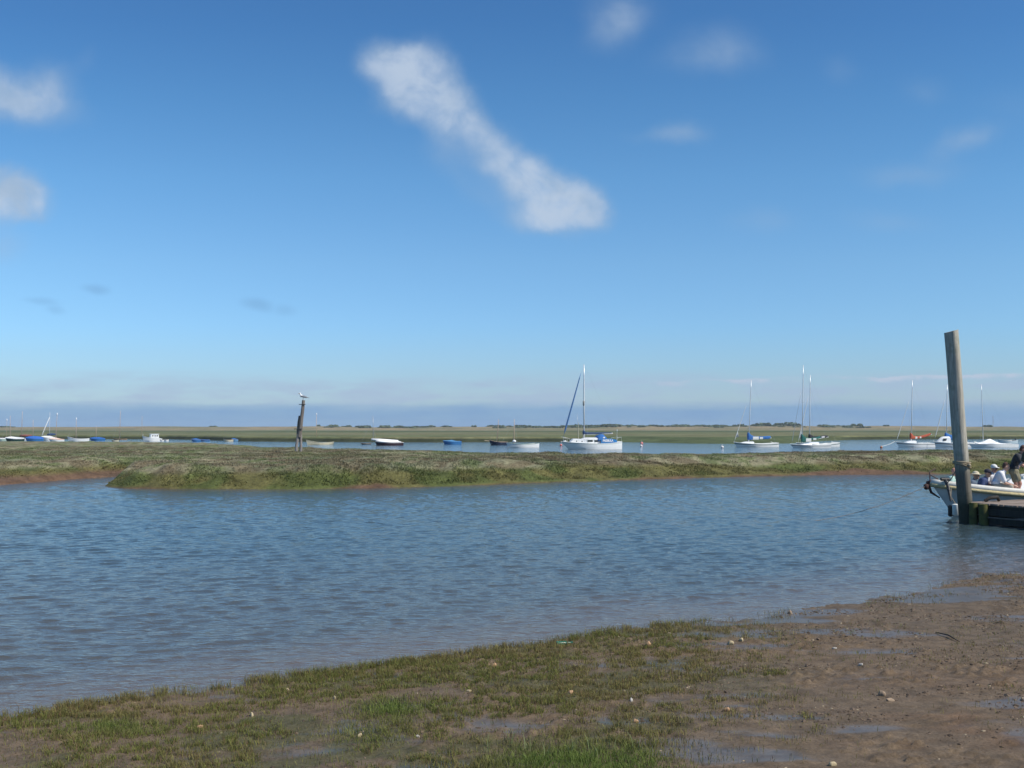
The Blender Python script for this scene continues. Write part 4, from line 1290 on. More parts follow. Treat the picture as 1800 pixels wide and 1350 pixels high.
# the boats by the old post and to its right
dinghy(541, 584, 781.6, 'cream open double-ended boat beside the forked post', fb=.85, fm=.32, fs=.45, hull=M_cream, gun=M_cream, double=True, a=math.radians(38), B=1.6, thwarts=3,
       inside=mat('sandy_inside', (.35, .31, .20), .8, noise=.3), name='rowing_boat', cat='rowing boat')
dinghy(546, 566, 775.6, 'pale wooden boat showing only its white-topped mast above the marsh', fb=.3, fm=.25, fs=.3, hull=M_thwart, mast=((556, 774), (556, 730)), flag=True, stays=False, name='sailing_dinghy', cat='sailing dinghy')
dinghy(634, 651, 781.5, 'tiny grey tender left of the white-covered boat', fb=.28, fm=.2, fs=.24, hull=mat('slate_grey', (.10, .12, .13), .6, noise=.2), thwarts=1, name='tender', cat='tender')
root, H, X_, Zp = dinghy(660, 706, 782.8, 'dark maroon boat under a long white cover', fb=.75, fm=.48, fs=.55, hull=M_maroon, stripe_m=M_white, low=M_navy, gun=M_thwart, B=2.0,
       cover=[(.0, .12), (.2, .26), (.5, .3), (.8, .24), (.93, .1)], cover_m=M_cwhite, mast=((657.5, 776), (656.8, 731)), mast_m=M_wire, name='covered_boat', cat='boat', mr=.05)
mb = MB(); mb.tube([(X_(654.5), 0, Zp(772.3)), (X_(668), 0, Zp(773.2)), (X_(699), 0, Zp(775.2))], [.16, .2, .16], 8)
mb.build('boom_cover', M_cwhite, root, smooth=True)
dinghy(779, 809, 780.9, 'small bright blue boat with a cream bow locker and outboard', fb=.62, fm=.46, fs=.5, hull=M_blue, gun=M_blue, engine=True, B=1.5,
       cover=[(.0, .05), (.3, .18), (.5, .30), (.75, .1), (.98, .05)], cover_m=mat('light_blue_cover', (.08, .25, .45), .8, noise=.2), name='motor_dinghy', cat='motor dinghy')
dinghy(860, 890, 782.2, 'dark navy boat with a tan mast, left of the white boat', fb=.85, fm=.5, fs=.5, hull=M_navy, gun=M_woodspar, B=1.7, mast=((873.5, 775), (876.5, 737)), sprit=((852, 774.2), (862, 775.2)),
       mast_m=M_woodspar, name='sailing_dinghy', cat='sailing dinghy')
dinghy(890, 944.5, 786.5, 'long white open boat with green bottom, a round fender by its mast', fb=.72, fm=.46, fs=.62, hull=M_white, low=M_dkgreen, gun=M_palegreen, B=1.9, mast=((903.5, 780), (904, 737)),
       extra_ball=(904, 775.6, .27), engine=False, name='open_boat', cat='open boat')

# the moorings on the left, seen over the marsh
dinghy(-6, 14, 774.6, 'pale green hull cut by the left edge of the picture', fb=.55, fm=.4, fs=.45, hull=M_palegreen, gun=M_deck, cover=[(0, .05), (.4, .2), (.8, .2), (1, .05)], cover_m=M_deck, name='motor_boat', cat='motor boat',
       mast=((10, 770), (10, 740)), flag=True, mr=.03, stays=False)
dinghy(12, 40, 775.4, 'white boat with dark green hull and dark hatch, leftmost whole boat', fb=.75, fm=.55, fs=.6, hull=M_dkgreen, stripe_m=M_white, gun=M_white, cover=[(0, .1), (.3, .42), (.6, .35), (1, .12)], cover_m=M_white,
       mast=((19, 770), (18.5, 731)), mast_m=M_woodspar, name='day_boat', cat='day boat', B=1.7)
dinghy(32, 56, 773.2, 'dark hulled boat with rolled rust red sail along its boom', fb=.5, fm=.4, fs=.4, hull=M_white, mast=((38.5, 770), (39.3, 723)), boom=((36, 765.8), (54, 765.6), .28, mat('rust_sail', (.28, .09, .07), .8, noise=.3)), name='sailing_dinghy', cat='sailing dinghy')
dinghy(47, 74, 775.4, 'dinghy under a domed bright blue cover with raised bow', fb=.7, fm=.5, fs=.5, hull=M_blue, gun=M_cblue, cover=[(0, .1), (.2, .45), (.5, .62), (.8, .5), (1, .2)], cover_m=mat('royal_blue_cover', (.02, .13, .48), .7, noise=.25), name='covered_dinghy', cat='dinghy',
       mast=((58, 768), (58, 738)), mast_m=M_woodspar)
root, H, X_, Zp = dinghy(74, 97, 774.2, 'white yacht with slanting rolled jib and navy boom cover', fb=.95, fm=.6, fs=.65, hull=M_white, gun=M_deck, B=1.8, cover=[(0, .05), (.25, .35), (.6, .5), (.8, .2), (1, .05)], cover_m=M_deck,
       mast=((86.5, 770), (86.5, 725)), mast_m=M_alu, boom=((83, 763.8), (96, 763.5), .30, M_cnavy), name='small_yacht', cat='yacht')
mb = MB(); mb.tube([(X_(74.5), 0, Zp(768.5)), (X_(77), 0, Zp(760)), (X_(86), 0, Zp(734))], [.06, .10, .05], 7); mb.build('rolled_jib', M_sail, root, smooth=True)
dinghy(88, 111, 775.8, 'small white boat with orange deck panels', fb=.5, fm=.4, fs=.4, hull=M_white, stripe_m=M_orange, gun=M_deck, cover=[(0, .08), (.3, .38), (.6, .30), (.8, .12), (1, .06)], cover_m=mat('orange_white_deck', (.70, .62, .55), .6, c2=(.62, .24, .10), scale=1.2),
       mast=((98, 770), (99.5, 730)), flag=True, mast_m=M_woodspar, name='day_boat', cat='day boat')
dinghy(121, 154, 775.5, 'white open dinghy with a high upswept bow', fb=1.05, fm=.52, fs=.62, hull=M_white, gun=M_deck, B=1.7, mast=((134, 772), (134, 738)), flag=True, mast_m=M_woodspar, name='open_boat', cat='open boat')
dinghy(160, 183, 774.4, 'low dinghy under a flat deep blue cover', fb=.5, fm=.4, fs=.4, hull=M_blue, gun=M_cblue, cover=[(0, .1), (.25, .35), (.6, .4), (1, .12)], cover_m=mat('deep_blue_cover', (.02, .12, .40), .8, noise=.25),
       mast=((169, 770), (169, 748)), mast_m=M_woodspar, name='covered_dinghy', cat='dinghy')
dinghy(196, 208, 776, 'tiny cream tender low behind the marsh plants', fb=.4, fm=.25, fs=.35, hull=M_cream, gun=M_cream, thwarts=1, name='tender', cat='tender')
dinghy(200, 222, 773, 'wooden boat hidden but for a tall brown mast and its stays', fb=.3, fm=.22, fs=.25, hull=M_thwart, mast=((210, 773), (211, 722)), mast_m=M_woodspar, name='sailing_dinghy', cat='sailing dinghy', mr=.06)
dinghy(240, 256, 771.5, 'far wooden boat with a short brown mast beyond the cabin cruiser', fb=.3, fm=.22, fs=.25, hull=M_thwart, mast=((249, 771), (249, 731)), mast_m=M_woodspar, name='sailing_dinghy', cat='sailing dinghy', mr=.05)
# cabin cruiser
root, H, X_, Zp = dinghy(253, 281, 775.6, 'white cabin cruiser with a boxy wheelhouse', fb=1.15, fm=.75, fs=.55, hull=M_white, low=M_cblue, gun=M_deck, B=1.9, a=math.radians(30), thwarts=1, cuddy=(256, 270, 768.6), name='cabin_cruiser', cat='cabin cruiser', tr=.85)
mb = MB(); xm = (X_(263.5) + X_(277)) / 2
mb.box((xm, 0, Zp(767.4)), (X_(277) - X_(263.5), 1.35, 1.15), bev=.12, top=.86); wh = mb.build('wheelhouse', M_white, root, bevel=.05)
for q in (-.42, .1, .55):
    mb = MB(); mb.box((xm + q, -.655, Zp(766.0)), (.30, .03, .22), bev=.02); mb.build('window', M_window, wh)
mb = MB(); mb.box((xm, 0, Zp(762.8)), (X_(277) - X_(263), 1.3, .08), bev=.1); mb.build('roof', M_white, wh)
mb = MB(); mb.tube([(X_(254), 0, Zp(768)), (X_(254), 0, Zp(763))], .03, 5); mb.build('bow_post', M_deck, root)
dinghy(281, 288, 775.8, 'nearer of two tiny white tenders astern of the cabin cruiser', fb=.45, fm=.3, fs=.35, thwarts=1, name='tender', cat='tender')
dinghy(288.5, 296, 775.2, 'further of two tiny white tenders astern of the cabin cruiser', fb=.45, fm=.3, fs=.4, thwarts=1, name='tender', cat='tender')
dinghy(337, 352, 776.3, 'blue covered dinghy, left one of two low blue ones', fb=.5, fm=.4, fs=.4, hull=M_blue, cover=[(0, .05), (.5, .3), (1, .05)], cover_m=M_cblue, name='covered_dinghy', cat='dinghy')
dinghy(351, 368, 775.7, 'flat blue dinghy, right one of two low blue ones', fb=.35, fm=.25, fs=.3, hull=M_blue, cover=[(0, .05), (.5, .12), (1, .05)], cover_m=M_cblue, name='covered_dinghy', cat='dinghy')
dinghy(393, 409, 776, 'cream and tan rowing boat with lifted bow', fb=.62, fm=.36, fs=.45, hull=M_cream, gun=M_thwart, name='rowing_boat', cat='rowing boat')
dinghy(407, 418, 775.6, 'small pale blue boat touching the tan rowing boat', fb=.5, fm=.4, fs=.35, hull=mat('pale_blue_paint', (.12, .28, .45), .6, noise=.2), cover=[(0, .05), (.4, .25), (1, .05)], cover_m=M_cblue, name='covered_dinghy', cat='dinghy')
dinghy(1750, 1788, 779.2, 'pale grey open boat behind the white boom tent', fb=.72, fm=.46, fs=.60, hull=mat('ice_grey_paint', (.50, .60, .64), .5, noise=.15), gun=M_deck, name='open_boat', cat='open boat', engine=True)
dinghy(1004, 1019, 776.2, 'distant boat with a thin pale mast behind the yacht', fb=.3, fm=.22, fs=.25, hull=M_thwart, mast=((1016, 775), (1015, 728)), mast_m=M_wire, stays=False, name='sailing_dinghy', cat='sailing dinghy', mr=.03)

# ---------------------------------------------------------------- buoys
def buoy(u, v, r, m, label, D=None):
    x, y = pix_plane(u, v + 1.5, 0)
    root = thing('mooring_buoy', label, 'buoy', (x, y, 0), 0, 'mooring buoys in the far channel')
    mb = MB(); mb.ell((0, 0, r * .55), (r, r, r * .92), n=14, m=10); mb.build('float', m, root, smooth=True)
    mb = MB(); mb.tube([(0, 0, r * 1.3), (0, 0, r * 1.9)], .03, 6)
    mb.tube([(.07 * math.cos(q), 0, r * 1.95 + .07 * math.sin(q)) for q in [i * math.pi / 5 for i in range(11)]], .015, 5)
    mb.build('ring', M_wire, root)
buoy(986, 782.3, .21, M_pink, 'pink buoy under the bow of the white yacht')
buoy(1128, 779.3, .26, M_pink, 'pink buoy in open water right of the yacht, the upper one')
buoy(1127, 783.5, .20, M_wbuoy, 'whitish buoy in open water right of the yacht, the lower one')
buoy(1269.5, 786, .22, M_wbuoy, 'pale buoy left of the blue-covered keelboat')
buoy(1549, 786.0, .18, M_orange, 'small orange buoy ahead of the orange-covered keelboat')
def rope_obj(name, label, pts, r, m, sag=0.0, n=16, group=None, parent=None):
    P_ = []
    for (a, b) in zip(pts[:-1], pts[1:]):
        a, b = Vector(a), Vector(b)
        for i in range(n):
            q = i / n; p = a.lerp(b, q); p.z -= sag * 4 * q * (1 - q); P_.append(p)
    P_.append(Vector(pts[-1]))
    mb = MB(); mb.tube(P_, r, 6)
    o = mb.build(name, m, parent, smooth=True)
    if label: tag(o, label, 'rope', group)
    return o
M_rope = mat('worn_rope', (0.36, 0.29, 0.19), 0.9, noise=0.35, scale=30)
x0, y0 = pix_plane(1549, 787, 0); x1, y1 = pix_plane(1573, 785.5, 0)
rope_obj('mooring_line', 'pale line from the orange buoy up to the orange-covered keelboat', [(x0, y0, .2), (x1, y1, .82)], .03, M_sail, sag=.12)

# ---------------------------------------------------------------- old forked post with a gull
M_oldwood = mat('weathered_brown_timber', (0.19, 0.165, 0.14), 0.85, scale=2.5, bump=.02, c2=(0.12, 0.10, 0.09), stretch=(5, 5, .6))
M_palewood = mat('bleached_timber', (0.27, 0.25, 0.235), 0.85, scale=3, bump=.02, c2=(0.18, .155, .145), stretch=(5, 5, .6))
PD_ = 76.0
P3 = lambda u, v, dy=0.0: Vector(((u - 900) / FPX * (PD_ + dy), PD_ + dy, EYE - (v - 754) / FPX * (PD_ + dy)))
pb = P3(526, 797)
root = thing('forked_post', 'tall forked timber post leaning right on the marsh, a gull on top', 'post', (pb.x, PD_, 0.3))
q3 = lambda u, v, dy=0.0: P3(u, v, dy) - Vector((pb.x, PD_, 0.3))
mb = MB(); mb.tube([q3(526.5, 768), q3(528.5, 756), q3(530, 738), q3(532, 722), q3(533.5, 703.5)], [.15, .15, .14, .13, .12], 8); mb.build('timber', M_oldwood, root, smooth=40)
mb = MB(); mb.tube([q3(524.5, 772, .35), q3(524.5, 757, .3), q3(525.5, 742, .25), q3(526.8, 731, .2)], [.12, .12, .10, .08], 8); mb.build('timber', M_oldwood, root, smooth=40)
mb = MB(); mb.tube([q3(520.8, 812), q3(522, 783), q3(524.5, 763)], [.12, .11, .10], 8); mb.build('leg', M_palewood, root, smooth=40)
mb = MB(); mb.tube([q3(529, 812, .3), q3(529.5, 783, .3), q3(529, 764, .2)], [.11, .11, .10], 8); mb.build('leg', M_palewood, root, smooth=40)
mb = MB(); mb.tube([q3(533, 711) + Vector((-.3, -.14, 0)), q3(533, 711) + Vector((.2, -.14, 0))], .03, 6)
mb.tube([q3(525, 754) + Vector((-.3, -.17, 0)), q3(527, 754) + Vector((.25, -.17, 0))], .03, 6); mb.build('iron_strap', M_boot, root)
# gull, facing left
top = P3(533, 702.6)
root = thing('seagull', 'white gull standing on top of the forked post', 'gull', top)
root.scale = (1.2, 1.2, 1.2)
mb = MB()
mb.cap2((-.13, 0, .24), .085, (.14, 0, .17), .05)
mb.cap2((.10, 0, .19), .055, (.30, 0, .13), .018)
mb.cap2((-.15, 0, .26), .06, (-.20, 0, .37), .045)
mb.ell((-.215, 0, .40), (.058, .046, .05))
mb.build('body', mat('white_feathers', (.80, .80, .80), .8, noise=.06), root, remesh=.012)
mb = MB(); mb.tube([(-.26, 0, .395), (-.31, 0, .385), (-.335, 0, .37)], [.014, .012, .004], 6); mb.build('beak', mat('yellow_beak', (.6, .4, .05), .5), root)
for sg in (-1, 1):
    mb = MB(); mb.ell((.06, sg * .078, .19), (.20, .022, .07), rot=Matrix.Rotation(math.radians(14), 4, 'Y').to_euler()); mb.tube([(.2, sg * .06, .165), (.40, sg * .02, .11)], [.03, .006], 6)
    mb.build('wing', mat('grey_wing', (.26, .28, .31), .8, noise=.15), root, smooth=True)
    mb = MB(); mb.tube([(-.01, sg * .035, .14), (-.01, sg * .035, .0), (-.06, sg * .035, .003)], .008, 5); mb.build('leg', mat('pink_leg', (.5, .3, .28), .6), root)
    mb = MB(); mb.ell((-.238, sg * .038, .41), (.008, .006, .008)); mb.build('eye', M_black, root)

# ---------------------------------------------------------------- big leaning pile
Mp = bpy.data.materials.new('weathered_pile')
Mp.use_nodes = True
t = Mp.node_tree; b = t.nodes['Principled BSDF']; b.inputs['Roughness'].default_value = .85
cc = N(t, 'ShaderNodeTexCoord'); sp_ = N(t, 'ShaderNodeSeparateXYZ', ins={0: cc.outputs['Object']})
gm = N(t, 'ShaderNodeMapping', ins={'Vector': cc.outputs['Object'], 'Scale': (14, 14, .9)})
n1 = N(t, 'ShaderNodeTexNoise', ins={'Vector': gm.outputs[0], 'Scale': 1.5, 'Detail': 8.0, 'Roughness': .7})
n2 = N(t, 'ShaderNodeTexNoise', ins={'Vector': cc.outputs['Object'], 'Scale': 3.0, 'Detail': 6.0, 'Roughness': .65})
base = MIX(t, MR(t, n1.outputs[0], .35, .65), (.46, .43, .35), (.28, .26, .215))
base = MIX(t, MR(t, n2.outputs[0], .50, .68, 0, .45), base, (.17, .19, .12))
zz = M2(t, 'ADD', sp_.outputs[2], M2(t, 'MULTIPLY', M2(t, 'SUBTRACT', n2.outputs[0], .5), 1.1))
base = MIX(t, MR(t, zz, 2.1, 1.3, 0, .8), base, (.072, .062, .044))
base = MIX(t, MR(t, zz, .95, .45, 0, .9), base, (.032, .034, .018))
t.links.new(base, b.inputs['Base Color'])
bp = N(t, 'ShaderNodeBump', ins={'Strength': .9, 'Distance': .03, 'Height': n1.outputs[0]}); t.links.new(bp.outputs[0], b.inputs['Normal'])
PP = 28.8
Q3 = lambda u, v, D=PP: Vector(((u - 900) / FPX * D, D, EYE - (v - 754) / FPX * D))
p_bot, p_top = Q3(1695, 920), Q3(1674.5, 582)
ax = p_top - p_bot
root = thing('mooring_pile', 'tall weathered timber pile leaning left at the head of the jetty', 'mooring post', (p_bot.x, p_bot.y, 0))
rings = []
for i in range(15):
    q = -.16 + 1.16 * i / 14
    c = p_bot + ax * q - Vector((p_bot.x, p_bot.y, 0))
    r = .216 - .010 * q; rr = []
    for k in range(32):
        a = 2 * math.pi * k / 32
        ca_, sa_ = abs(math.cos(a + math.radians(38))), abs(math.sin(a + math.radians(38)))
        w = r * 1.02 * (1 + .02 * math.sin(5 * a + i * .7)) / (ca_ ** 3.2 + sa_ ** 3.2) ** (1 / 3.2) / 1.16
        rr.append(c + Vector((w * math.cos(a), w * math.sin(a), (.05 * math.cos(a) if i == 14 else 0))))
    rings.append(rr)
mb = MB(); mb.loft(rings); mb.build('timber', Mp, root, smooth=50)
cR = p_bot + ax * ((815 - 920) / (582 - 920)) - Vector((p_bot.x, p_bot.y, 0))
mb = MB()
for dz, tl in ((0, .05), (.05, .02), (-.045, .07)):
    mb.tube([cR + Vector((.232 * math.cos(a), .232 * math.sin(a), dz - tl * math.cos(a))) for a in [i * math.pi / 10 for i in range(21)]], .020, 6)
mb.ell(cR + Vector((.10, -.25, -.03)), (.05, .04, .05)); mb.build('rope_turns', M_rope, root, smooth=True)

# ---------------------------------------------------------------- jetty
M_plank = mat('jetty_planks', (0.30, 0.24, 0.19), .9, scale=2.0, bump=.01, c2=(0.17, .125, .095), stretch=(.8, 7, 7))
M_pileb = mat('black_wet_timber', (0.030, 0.027, 0.020), .8, scale=3, bump=.02, c2=(0.014, .012, .010), stretch=(5, 5, .8))
M_weed = mat('weedy_timber', (0.11, 0.105, 0.025), .9, scale=4, bump=.02, c2=(0.035, .04, .015))
A2 = Vector((.45, -.893, 0)).normalized(); B2 = Vector((.893, .45, 0)).normalized()
J0 = Vector((13.15, 28.75, 0)); JH = .60
root = thing('jetty', 'low dark timber jetty running from the shore out to the boat', 'jetty', J0, math.atan2(B2.y, B2.x))
# local x = along the head (away from us), local y = -A (out to the channel)
nj = 62
mb = MB()
for i in range(nj):
    yy = -.06 - i * .145
    mb.box((1.5 + random.uniform(-.02, .02), yy, JH - .025 + random.uniform(-.006, .006)), (3.12 + random.uniform(-.05, .05), .13, .045), rz=random.uniform(-.006, .006))
mb.build('decking', M_plank, root)
for xx in (.06, 1.5, 2.95):
    mb = MB(); mb.box((xx, -4.5, JH - .15), (.12, 9.0, .2)); mb.build('beam', M_pileb, root)
for zc, h in ((.36, .17), (.13, .18), (-.10, .2)):
    mb = MB(); mb.box((-.03, -4.5, zc), (.06, 8.9, h)); mb.build('side_board', M_pileb, root)
    mb = MB(); mb.box((1.5, .03, zc), (3.0, .06, h)); mb.build('side_board', M_pileb, root)
for k, yy in enumerate((-.25, -2.3, -4.4, -6.5, -8.6)):
    for xx in (-.16, 3.1):
        mb = MB(); mb.tube([(xx, yy, -1.0), (xx, yy, .1), (xx + .01, yy, .50 if (k or xx > 0) else .60)], .115, 10); mb.build('pile', M_weed if xx < 0 and k in (0, 1) else M_pileb, root, smooth=40)
mb = MB(); mb.tube([(-.10, -.55, -1.0), (-.11, -.55, .58)], .13, 10); mb.build('pile', M_weed, root, smooth=40)
mb = MB(); mb.box((-.09, -4.2, .22), (.05, 7.4, .025)); mb.build('ledge', M_oldwood, root)
mb = MB(); mb.tube([(.45, -.15, JH + .02), (.55, -.25, JH + .12), (.8, -.3, JH + .14), (1.0, -.2, JH + .04)], .05, 8); mb.build('cleat', M_pileb, root, smooth=60)

# ---------------------------------------------------------------- launch lying at the jetty
LA = math.radians(6)
bx, by = 13.05, 31.2
Ll = 7.6
cx, cy = bx + Ll / 2 * math.cos(LA), by + Ll / 2 * math.sin(LA)
root = thing('launch', 'white open passenger launch with cream rubbing band lying beside the jetty', 'boat', (cx, cy, 0), LA)
H = Hull(Ll, 2.25, 1.06, .70, .72, .75, .75, 2.2, draft=.3, flare=.80)
M_lwhite = mat('worn_white_hull', (0.62, 0.64, 0.64), .45, noise=.22, scale=2.2)
M_band = mat('cream_fender_rope', (0.60, 0.50, 0.27), .8, noise=.35, scale=18, bump=.01)
mb = MB(); H.shell(mb, 0, 0, 1, ns=30); mb.build('hull', [M_lwhite, M_boot], root, smooth=45)
mb = MB(); H.inner(mb, 0, floor=.28, th=.06, ns=26); mb.build('inside', M_white, root, smooth=30)
mb = MB(); H.rail(mb, .065, 0, dz=.0, out=-.01, ns=28, n=8, sq=1.4); mb.build('gunwale', mat('gunwale_white', (.76, .74, .66), .5, noise=.15), root, smooth=True)
mb = MB(); H.rail(mb, .06, 0, dz=-.10, out=.035, ns=28, n=8, t1=.99); mb.build('rope_fender', M_band, root, smooth=True)
mb = MB(); H.deck(mb, 0, 0.0, .13, dz=.012, camber=.05, inset=.03, ns=8); mb.build('foredeck', M_lwhite, root, smooth=True)
for t in (.20, .36, .52):
    mb = MB(); mb.box((H.x(t), 0, H.sheer(t) - .24), (.32, H.half(t) * 1.5, .04)); mb.build('thwart', M_white, root)
for sg in (-1, 1):
    mb = MB()
    mb.loft([[(H.x(tt), sg * (H.half(tt) * .78), H.sheer(tt) - .20), (H.x(tt), sg * (H.half(tt) * .5), H.sheer(tt) - .20), (H.x(tt), sg * (H.half(tt) * .34), .3), (H.x(tt), sg * (H.half(tt) * .42), .3)] for tt in [.16 + .62 * i / 8 for i in range(9)]])
    mb.build('side_bench', M_white, root)
# raised white quarterdeck, engine box and far screen
mb = MB(); mb.box((H.x(.66), .05, .50), (1.9, 1.5, .44), bev=.08); mb.build('engine_box', M_white, root, bevel=.02)
wl = lambda x, y, z: Matrix.Rotation(-LA, 4, 'Z') @ (Vector((x, y, z)) - Vector((cx, cy, 0)))
def LP(u, v, D):
    q = Q3(u, v, D); return wl(q.x, q.y, q.z)
mb = MB()
scr = [LP(1757, 853, 32.3), LP(1757, 849, 32.3), LP(1771, 840.5, 32.3), LP(1792, 842, 32.2), LP(1793, 836, 32.2), LP(1826, 830, 32.1), LP(1826, 872, 32.1), LP(1757, 872, 32.3)]
zt = max(p.z for p in scr); sl_ = lambda p, o: p + Vector((0, o - .75 * (zt - p.z), 0))
mb.loft([[sl_(p, 0) for p in scr], [sl_(p, .05) for p in scr]]); mb.build('side_screen', M_white, root)
mb = MB(); mb.tube([LP(1755, 850, 32.25), LP(1771, 841, 32.25)], .035, 8); mb.tube([LP(1792, 836, 32.15), LP(1828, 830, 32.05)], .045, 8); mb.build('screen_rail', M_lwhite, root)
# stem fittings: roller, pulpit hoop, samson post, stem iron
mb = MB(); mb.tube([(H.x(0) - .10, 0, 1.02), (H.x(0) + .25, 0, 1.10)], .05, 8); mb.ell((H.x(0) - .12, 0, .90), (.09, .07, .10)); mb.tube([(H.x(0) - .06, 0, .98), (H.x(0) + .04, 0, .72), (H.x(0) + .3, -.02, .55)], [.05, .04, .02], 8)
mb.build('bow_roller', mat('rusty_iron', (.07, .03, .025), .8, noise=.4), root, smooth=True)
mb = MB(); mb.tube([(H.x(0) - .02, -.05, 1.05), (H.x(0) - .03, -.05, 1.36), (H.x(0) + .18, -.02, 1.46)], .018, 6); mb.tube([(H.x(0) - .02, -.05, 1.28), (H.x(0) + .22, -.10, 1.14)], .018, 6)
mb.build('bow_rail', mat('rust_rail', (.10, .055, .05), .7, noise=.3), root)
mb = MB(); pA = LP(1659, 843, 30.9); pB = LP(1664, 856, 30.6); mb.tube([pA, pB, LP(1668, 880, 30.45)], [.05, .05, .03], 8); mb.tube([pA + Vector((-.14, 0, .02)), pA + Vector((.12, 0, .02))], .055, 8)
mb.build('samson_post', M_black, root, smooth=40)
fd = LP(1676.5, 896, 30.15)
mb = MB(); mb.tube([fd + Vector((0, 0, .19)), fd + Vector((0, 0, .17)), fd + Vector((0, 0, -.13)), fd + Vector((0, 0, -.17))], [.04, .105, .105, .06], 12)
f1 = mb.build('fender', mat('fender_white', (.74, .76, .72), .5, noise=.15), root, smooth=50)
mb = MB(); mb.tube([fd + Vector((0, 0, .18)), LP(1668, 872, 30.35), LP(1669, 858, 30.5)], .012, 5); mb.build('lanyard', M_rope, f1)
fd = LP(1667, 897, 30.3)
mb = MB(); mb.tube([fd + Vector((0, 0, .17)), fd + Vector((0, 0, .14)), fd + Vector((0, 0, -.15)), fd + Vector((0, 0, -.18))], [.03, .07, .07, .03], 10); mb.build('fender', M_black, root, smooth=50)
LAUNCH = root
# warps
bow = Vector((bx, by, 1.05))
q = pix_plane(1375, 918, 0.0)
rope_obj('mooring_rope', 'thin brown rope slanting from the launch bow into the channel', [bow + Vector((-.05, 0, -.1)), (q[0], q[1], -.05)], .008, M_oldwood, sag=.25)
rope_obj('mooring_rope', 'slack rope from the big pile down to the launch bow', [Q3(1692, 816, 28.55), Q3(1679, 823, 28.9), LAUNCH.matrix_world @ Vector((0, 0, 0)) * 0 + bow + Vector((.5, -.2, .02))], .016, M_rope, sag=.05)

# ---------------------------------------------------------------- people
def skin(name, c):
    return mat(name, c, .6, noise=.14, scale=10)
SK1 = skin('skin_ruddy', (.48, .24, .17)); SK2 = skin('skin_fair', (.56, .34, .25)); SK3 = skin('skin_tan', (.42, .24, .16))


def hand(mb, w, d, side, curl=.5, sc=1.0):
    """palm, four unequal bent fingers and a thumb; w wrist, d direction, side = sideways unit vector across the palm (thumb side)"""
    d = d.normalized(); side = (side - d * side.dot(d)).normalized(); nrm = d.cross(side)
    mb.cap2(w, .027 * sc, w + d * .045 * sc, .032 * sc, sq=1.0)
    mb.cap2(w + d * .03 * sc + side * .018 * sc, .020 * sc, w + d * .08 * sc + side * .022 * sc, .017 * sc)
    mb.cap2(w + d * .03 * sc - side * .018 * sc, .020 * sc, w + d * .075 * sc - side * .022 * sc, .016 * sc)
    for k, ln in enumerate((.072, .082, .076, .058)):
        b0 = w + d * .085 * sc + side * (.029 - .0195 * k) * sc
        p = b0; dr = d.copy()
        for j, fr in enumerate((.45, .32, .23)):
            dr = (dr - nrm * curl * (.35 + .3 * j)).normalized()
            e = p + dr * ln * fr * sc; mb.cap2(p, (.0098 - .001 * j) * sc, e, (.0090 - .001 * j) * sc, n=8); p = e
    p = w + d * .03 * sc + side * .03 * sc
    e = p + (d * .6 + side * .75 - nrm * .25).normalized() * .038 * sc; mb.cap2(p, .0125 * sc, e, .011 * sc, n=8)
    mb.cap2(e, .011 * sc, e + (d * .9 + side * .25 - nrm * .3).normalized() * .03 * sc, .009 * sc, n=8)


